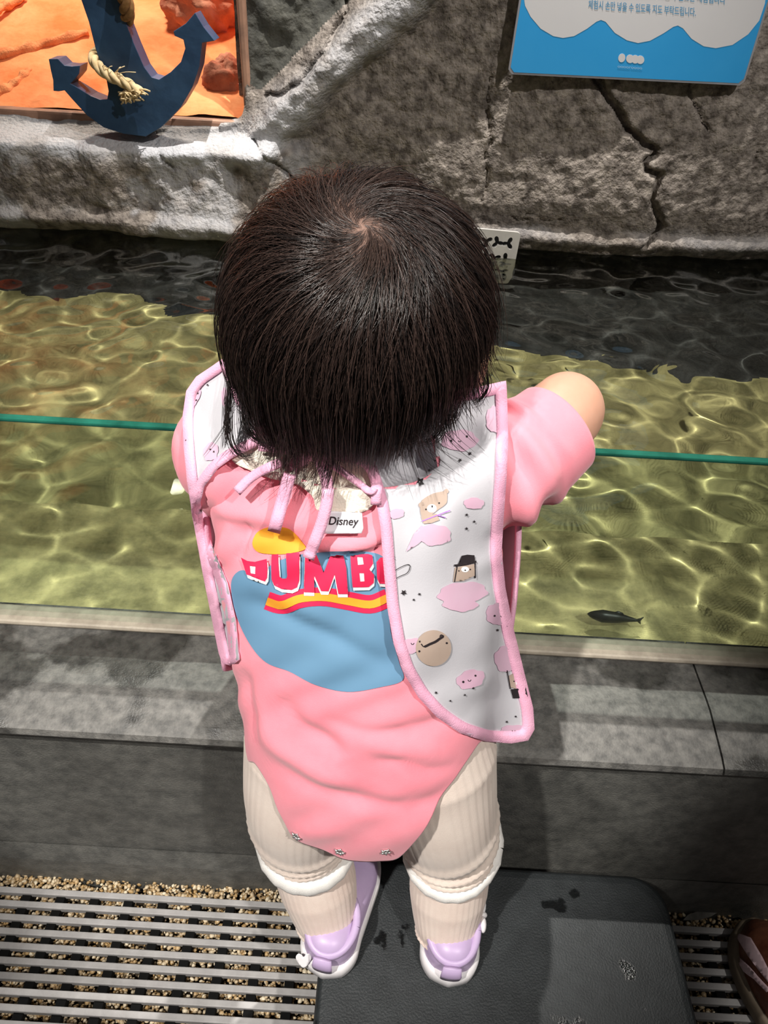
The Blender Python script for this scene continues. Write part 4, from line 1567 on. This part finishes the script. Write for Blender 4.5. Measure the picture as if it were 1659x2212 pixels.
for (x, y) in ((561, 406), (797, 1398), (613, 1762), (292, 1552), (865, 2050)):
    P5(stroke([(x - 9, y - 4), (x - 4, y + 4), (x + 4, y + 4), (x + 9, y - 4)], 4), 2, 2, 4); done('printed_smile')
# small bear on a cloud
P5(smooth_poly([(335, 790), (345, 740), (400, 705), (455, 690), (486, 690), (488, 745), (470, 770), (440, 790), (400, 820), (350, 835)]), 2, 1)
P5(circle(342, 765, 16), 2, 1, 5); P5(circle(485, 688, 13), 2, 1, 5)
P5([(340, 830), (430, 815), (445, 850), (400, 868), (355, 872)], 2, 1, 5)
P5(circle(402, 785, 28, 24), 3, 4, 5); P5(circle(404, 774, 4, 7), 4, 2, 3); P5(circle(368, 790, 5), 3, 2, 3); P5(circle(444, 755, 5), 3, 2, 3)
P5(stroke([(345, 858), (430, 825), (505, 795)], 6), 4, 3, 4); P5(stroke([(430, 822), (480, 836)], 5), 4, 3, 4)
done('printed_bear')
# bear in a tall hat
P5([(520, 1200), (530, 1120), (640, 1100), (645, 1165), (580, 1195)], 2, 1, 5)
P5([(545, 1105), (568, 1052), (600, 1046), (640, 1050), (645, 1088), (600, 1098)], 3, 2, 5)
P5(stroke([(525, 1108), (590, 1102), (652, 1086)], 12), 3, 2, 4)
P5(stroke([(543, 1108), (534, 1160), (527, 1203)], 6), 3, 2, 4); P5(stroke([(645, 1095), (645, 1180)], 6), 3, 2, 4)
P5(circle(587, 1130, 22, 16), 3, 4, 5); P5(circle(587, 1134, 4), 4, 2, 3); P5(circle(552, 1138, 4), 3, 2, 3); P5(circle(617, 1130, 4), 3, 2, 3)
done('printed_bear')
# round face with a curled moustache
P5(circle(410, 1577, 100, 102, 36), 2, 1)
P5(stroke(catmull([(340, 1552), (356, 1568), (390, 1553), (420, 1540), (445, 1522), (462, 1510), (452, 1502), (444, 1512)], 24), [6] * 4 + [14] * 14 + [7] * 6), 3, 2, 4)
P5(circle(330, 1594, 6), 3, 2, 3); P5(circle(483, 1548, 6), 3, 2, 3)
done('printed_face')
# bear hanging upside down at the edge
P5([(838, 1735), (880, 1712), (912, 1720), (925, 1800), (880, 1810), (845, 1800)], 2, 1, 5)
P5([(846, 1812), (935, 1800), (948, 1858), (860, 1864)], 3, 2, 5)
P5(stroke([(826, 1704), (836, 1760), (845, 1810)], 6), 3, 2, 4)
P5(circle(895, 1775, 20, 15), 3, 4, 5); P5(circle(866, 1766, 4), 3, 2, 3); P5(circle(898, 1766, 4), 3, 2, 3)
done('printed_bear')
# outlined cloud
P5(stroke(catmull([(160, 1180), (190, 1140), (230, 1115), (268, 1102), (278, 1118), (262, 1150), (215, 1172), (165, 1202)], 30), 4), 2, 2, 4)
done('printed_cloud')
# moustached face near the nape
P5(circle(50, 440, 60, 46), 1, 1); P5(stroke(catmull([(-5, 470), (30, 468), (60, 445), (90, 432), (100, 440)], 14), 14), 2, 2, 4)
done('printed_face')
# specks on the left panel
c6 = lambda x, y: (350 + x * .22605, 700 + y * .22605)
for (x, y) in ((405, 550), (440, 585), (348, 665), (333, 730), (282, 918), (248, 1030), (237, 1115), (468, 1200), (502, 1222), (240, 1500), (430, 1885)):
    lay(pb, [c6(*q) for q in star(x, y, 13, x)], bvL, 4, 2, step=3, eps=.00018); done('printed_star')
for (x, y, w_, h_, ro) in ((300, 700, 60, 110, .5), (470, 1220, 70, 90, .3), (290, 1560, 60, 130, -.2), (600, 700, 30, 90, 0)):
    lay(pb, [c6(*q) for q in cloud(x, y, w_, h_, ro, int(x))], bvL, 3, 0, step=5, eps=.00018); done('printed_cloud')

# cream collar at the nape, white label, ties
def sheet(name, poly, m, parent, lift, thick, step=9, wob=0):
    V, F = tess(poly, [], step)
    pts = []
    for x, y in V:
        q = cloth_depth(x, y) if y > 930 else .43
        pts.append(at_d(x, y, (q if q is not None else .455) - lift - wob * math.sin(x * .11 + y * .05)))
    o = fix_normals(mesh_obj(name, pts, F, m, parent))
    solidify(o, thick)
    return o


sheet('collar', smooth_poly([(500, 990), (540, 945), (620, 935), (720, 932), (815, 945), (806, 1040), (806, 1090), (770, 1108), (720, 1108), (685, 1100), (674, 1070), (640, 1045), (590, 1034), (545, 1018)]), M_CREAM, suit, .0030, .0025, 9, .0007)['label'] = 'cream knit collar at the nape'
nt_ = sheet('neck_label', [(712, 1104), (782, 1108), (785, 1141), (781, 1152), (700, 1153), (704, 1135)], M_TAGW, suit, .0065, .0008, 9)
nt_['label'] = 'white woven neck label'
bpy.context.view_layer.update()
NB = bvh_of(nt_)
V, F, (a, b_) = text_polys('Disney', 1.0, .22, .012)
vv = []
for x, y in V:
    px, py = 710 + (x - a) / (b_ - a) * 65, 1133 + (x - a) / (b_ - a) * 2 - y * 25
    h, nrm, _, _ = NB.ray_cast(EYE, ray(px, py).normalized())
    vv.append(tuple(h - ray(px, py).normalized() * .0006) if h else tuple(at_d(px, py, .455)))
o = mesh_obj('lettering', vv, F, M_INK, nt_, smooth=False)


def ribbon(name, pts, w_, lift, parent=bib, m=M_BIND):
    """cloth tie: pixel polyline with lift above the suit at each point"""
    n_ = 24
    C = catmull([(x, y, l_) for (x, y), l_ in zip(pts, lift)], n_)
    T = np.gradient(C[:, :2], axis=0); T /= np.linalg.norm(T, axis=1)[:, None]
    Nn = np.stack([-T[:, 1], T[:, 0]], 1)
    v = []
    for k in range(n_):
        for u in (-1, -.35, .35, 1):
            x, y = C[k, 0] + Nn[k, 0] * u * w_ / 2, C[k, 1] + Nn[k, 1] * u * w_ / 2
            q = cloth_depth(C[k, 0], C[k, 1]) or .46
            v.append(at_d(x, y, q - C[k, 2] - (.0006 if abs(u) < .5 else 0)))
    o = fix_normals(mesh_obj(name, v, grid_faces(4, n_), m, parent))
    solidify(o, .0016)
    return o


ribbon('tie_strap', [(694, 985), (640, 990), (590, 1006), (545, 1030), (512, 1062)], 20, [.016, .018, .017, .014, .016])
ribbon('tie_strap', [(660, 990), (634, 1005), (622, 1040), (608, 1090), (592, 1148)], 27, [.016, .018, .016, .013, .010])
ribbon('tie_strap', [(688, 985), (704, 1030), (708, 1070), (698, 1120), (682, 1165), (666, 1206)], 25, [.016, .018, .016, .015, .013, .010])
ribbon('tie_loop', [(690, 988), (740, 984), (790, 1000), (812, 1040), (812, 1090)], 22, [.016, .014, .012, .012, .010])
ribbon('tie_loop', [(694, 992), (730, 1012), (770, 1040), (800, 1062), (812, 1050)], 14, [.017, .016, .014, .012, .012])
ribbon('tie_band', [(560, 962), (610, 968), (660, 982), (700, 986), (750, 978), (800, 965)], 24, [.012, .014, .015, .016, .014, .012])
q = at_d(690, 986, (suit_depth(690, 986) or .46) - .019)
mesh_obj('knot', *ellipsoid(q, (.006, .004, .005), None, 16, 10), M_BIND, bib)

# ------------------------------------------------------------------ hair
HRo = np.array(HR) + .0035
Bm = np.array(HROT)                       # columns: right, forward, up


def to_local(p): return (p - np.array(HC)) @ Bm
def to_world(q): return q @ Bm.T + np.array(HC)


def on_head(px, py):
    d = np.array(ray(px, py).normalized()) @ Bm / HRo
    o_ = (np.array(EYE) - np.array(HC)) @ Bm / HRo
    A_, B_, C_ = d @ d, 2 * o_ @ d, o_ @ o_ - 1
    t = (-B_ - math.sqrt(max(0, B_ * B_ - 4 * A_ * C_))) / (2 * A_)
    q = o_ + d * t
    return q / np.linalg.norm(q)


WH_ = on_head(784, 488)
# cap under the hair
v, f = ellipsoid((0, 0, 0), (1, 1, 1), None, 72, 48)
U = np.array(v)
keep = [not ((U[list(t)].mean(0)[1] > .52 and U[list(t)].mean(0)[2] < .50) or (U[list(t)].mean(0)[2] < -.62 and U[list(t)].mean(0)[1] > -.1)) for t in f]
f = [t for t, k in zip(f, keep) if k]
cap = mesh_obj('hair_cap', to_world(U * (HRo - .0010)), f, M_SCALP, body)
phi = np.arccos(np.clip(U @ WH_, -1, 1))
at = cap.data.attributes.new('scalp', 'FLOAT', 'POINT')
at.data.foreach_set('value', (np.exp(-(phi / .45) ** 2) * .9).astype(np.float32))
cap['label'] = 'scalp under the hair'

NS, K = 19000, 26
hr = np.random.default_rng(11)
# roots over the skull, denser clumps
U = hr.standard_normal((NS * 2, 3)); U /= np.linalg.norm(U, axis=1)[:, None]
Uw = WH_ + hr.standard_normal((1000, 3)) * .17; Uw /= np.linalg.norm(Uw, axis=1)[:, None]
Ux = WH_ + hr.standard_normal((300, 3)) * .065; Ux /= np.linalg.norm(Ux, axis=1)[:, None]
U = np.vstack([Ux, Uw, U])
ok = ~((U[:, 1] > .50) & (U[:, 2] < .48)) & (U[:, 2] > -.55)
U = U[ok]
rp_ = np.arccos(np.clip(U @ WH_, -1, 1))
U = U[hr.random(len(U)) > .62 * np.exp(-(rp_ / .55) ** 2)][:NS]
NS = len(U)
nc = 900
cl = U[hr.integers(0, NS, nc)]
ci = np.argmax(U @ cl.T, axis=1)
csh = hr.standard_normal((nc, 3)) * .16
p = to_world(U * HRo)
lay_h = .002 + .009 * hr.random(NS) ** 1.3
step = .0085
pos = np.zeros((K, NS, 3)); pos[0] = p
alive = np.ones((K, NS), bool)
hem0 = .0055 * hr.standard_normal(NS)
rootphi = np.arccos(np.clip(U @ WH_, -1, 1))
maxL = np.where(rootphi < .35, hr.uniform(.03, .09, NS), hr.uniform(.06, .17, NS))
tw = hr.normal(0, .16, NS)
csd = hr.standard_normal(nc) * .20
vel = None
dead = np.zeros(NS, bool)
flip = hr.random(nc)
for k in range(1, K):
    q = to_local(p) / HRo
    rho = np.linalg.norm(q, axis=1)
    u = q / rho[:, None]
    cphi = np.clip(u @ WH_, -1, 1)
    ph = np.arccos(cphi)
    sphi = np.sqrt(1 - cphi ** 2) + 1e-4
    e = (u * cphi[:, None] - WH_) / sphi[:, None]
    t = np.cross(np.broadcast_to(WH_, u.shape), u) / sphi[:, None]
    tau = -1.05 * np.exp(-(ph / .55) ** 2) + tw + csd[ci]
    fl = e * np.cos(tau)[:, None] + t * np.sin(tau)[:, None]
    fl = (fl * HRo) @ Bm.T
    fl /= np.linalg.norm(fl, axis=1)[:, None]
    nrm = (u / HRo) @ Bm.T
    nrm /= np.linalg.norm(nrm, axis=1)[:, None]
    g_ = np.array((0, 0, -1.0))
    gt = g_ - nrm * (nrm @ g_)[:, None] * .98
    wg = sstep(.5, 1.7, ph)[:, None] * .75
    low = sstep(.02, -.06, p[:, 2] - HC.z)[:, None]
    d = fl * (1 - wg) + gt * wg + csh[ci] * .13
    d = d * (1 - low) + (d * .35 + g_ * .65 - nrm * .10) * low
    # tips flick outward in some locks
    tip = sstep(.03, .0, p[:, 2] - hem0 - np.interp(p[:, 0], (-.11, -.085, -.05, -.02, .0, .03, .055, .08), (.706, .708, .713, .708, .713, .733, .754, .774)))[:, None]
    d = d + (nrm * .9 + csh[ci] * 2) * tip * (flip[ci][:, None] > .72)
    d /= np.linalg.norm(d, axis=1)[:, None]
    if vel is not None:
        d = .45 * vel + .55 * d
        d /= np.linalg.norm(d, axis=1)[:, None]
    vel = d
    pn = p + d * step
    # stay outside the skull
    q = to_local(pn) / HRo
    rho = np.linalg.norm(q, axis=1)
    want = 1 + (lay_h * min(1, k / 6.)) / .08
    push = rho < want
    q[push] = q[push] / rho[push, None] * want[push, None]
    pn = to_world(q * HRo)
    side = np.abs(pn[:, 0] - HC.x)
    hem = hem0 + np.interp(pn[:, 0], (-.11, -.085, -.05, -.02, .0, .03, .055, .08), (.706, .708, .713, .708, .713, .733, .754, .774))
    dead |= (pn[:, 2] < hem) & (flip[ci] < .93)
    dead |= (k * step > maxL) & (rootphi < .9) & (hr.random(NS) < .35)
    dead |= pn[:, 2] < hem - .022
    ql = to_local(pn) / HRo
    dead |= (ql[:, 1] > .52) & (ql[:, 2] < .30 + .05 * hem0 / .0055)          # fringe ends above the brow
    p = np.where(dead[:, None], p, pn)
    pos[k] = p
    alive[k] = ~dead

# strands to thin three-sided tubes
V, F, tone = [], [], []
nstep = alive.sum(0)
T = np.gradient(pos, axis=0)
T /= np.linalg.norm(T, axis=2)[..., None] + 1e-9
ref = hr.standard_normal((NS, 3))
N1 = np.cross(T, ref[None]); N1 /= np.linalg.norm(N1, axis=2)[..., None] + 1e-9
N2 = np.cross(T, N1)
r0 = hr.uniform(.00016, .00032, NS) * (1 - .35 * np.exp(-(rootphi / .5) ** 2))
tn = np.clip(hr.normal(.16, .20, NS) + .22 * hr.standard_normal(nc)[ci] + .35 * np.exp(-(rootphi / .5) ** 2), 0, 1)
vc = 0
VV, FF, TT = [], [], []
for s in range(NS):
    n_ = int(nstep[s])
    if n_ < 3: continue
    rr = r0[s] * np.interp(np.linspace(0, 1, n_), (0, .15, .7, 1), (.7, 1, 1, .25))
    P_ = pos[:n_, s]
    a_, b_ = N1[:n_, s], N2[:n_, s]
    ring = np.stack([P_ + rr[:, None] * a_, P_ + rr[:, None] * (-.5 * a_ + .866 * b_), P_ + rr[:, None] * (-.5 * a_ - .866 * b_)], 1).reshape(-1, 3)
    VV.append(ring)
    base_ = vc + 3 * np.arange(n_ - 1)[:, None]
    for j in range(3):
        FF.append(np.hstack([base_ + j, base_ + (j + 1) % 3, base_ + 3 + (j + 1) % 3, base_ + 3 + j]))
    TT.append(np.full(len(ring), tn[s]))
    vc += len(ring)
# loose locks and curls at the ends, and stray flyaways
def px_strand(path, d, r_, tn_):
    global vc
    C = catmull([(x, y, dd_) for (x, y), dd_ in zip(path, d)], 22)
    P_ = np.array([tuple(at_d(*c)) for c in C])
    v_, f_ = tube(P_, np.interp(np.linspace(0, 1, 22), (0, .6, 1), (1, 1, .3)) * r_, 3, cap=False)
    VV.append(np.array(v_)); FF.append(np.array(f_) + vc); TT.append(np.full(len(v_), tn_)); vc += len(v_)


LOCKS = [([(512, 720), (500, 810), (493, 890), (500, 955), (525, 985), (552, 980)], 34, 11), ([(530, 790), (522, 860), (530, 920), (560, 950), (592, 938), (598, 915)], 36, 10), ([(505, 760), (494, 850), (488, 930), (484, 965)], 22, 8),
         ([(560, 830), (560, 900), (575, 945), (600, 962)], 30, 12), ([(600, 850), (610, 920), (640, 965), (680, 985)], 34, 14), ([(760, 890), (762, 950), (775, 995), (805, 1012), (828, 990), (822, 962)], 34, 10), ([(800, 880), (815, 940), (835, 975), (850, 965)], 22, 10),
         ([(940, 840), (956, 885), (952, 925), (930, 950), (905, 956)], 34, 12), ([(980, 830), (985, 870), (975, 905), (950, 920)], 24, 12), ([(1040, 780), (1052, 830), (1040, 862), (1020, 872)], 16, 8), ([(690, 880), (700, 950), (720, 990), (745, 985)], 30, 14), ([(850, 870), (870, 930), (890, 955)], 24, 14),
         ([(500, 880), (480, 920), (455, 960), (440, 985)], 3, 6), ([(960, 900), (1000, 950), (1040, 985)], 6, 26), ([(880, 930), (930, 990), (985, 1030)], 6, 26), ([(600, 930), (590, 1000), (600, 1040)], 6, 20)]
for path, n_, jit in LOCKS:
    for k in range(n_):
        j0, sc_ = hr.standard_normal(2) * jit * .55, 1 + .12 * hr.standard_normal()
        m_ = np.array(path[-1])
        pp = [tuple(np.array(q) + j0 * (1 - .3 * i / len(path)) + (np.array(q) - m_) * (sc_ - 1) * (i / len(path)) * .35 + hr.standard_normal(2) * 2.2) for i, q in enumerate(path)]
        side = path[0][0] < 560 or path[0][0] > 930
        d0 = (.441 if side else .405) + .004 * hr.standard_normal()
        d1 = (suit_depth(*path[-1]) or .47) - hr.uniform(.008, .016)
        if side: d1 = min(d1, .452)
        dl = np.linspace(d0, d1, len(pp))
        px_strand(pp, dl, hr.uniform(.00012, .00024), max(0, hr.normal(.15, .15)))
VV, FF, TT = np.vstack(VV), np.vstack(FF), np.concatenate(TT)
me = bpy.data.meshes.new('hair')
me.vertices.add(len(VV)); me.vertices.foreach_set('co', VV.reshape(-1).astype(np.float32))
me.loops.add(len(FF) * 4); me.loops.foreach_set('vertex_index', FF.reshape(-1).astype(np.int32))
me.polygons.add(len(FF)); me.polygons.foreach_set('loop_start', (np.arange(len(FF)) * 4).astype(np.int32))
me.polygons.foreach_set('use_smooth', np.ones(len(FF), bool))
me.update(calc_edges=True)
at = me.attributes.new('tone', 'FLOAT', 'POINT')
at.data.foreach_set('value', TT.astype(np.float32))
me.materials.append(M_HAIR)
hair = link(bpy.data.objects.new('hair', me), body)
hair['label'] = 'fine dark brown bobbed hair with a whorl at the crown'
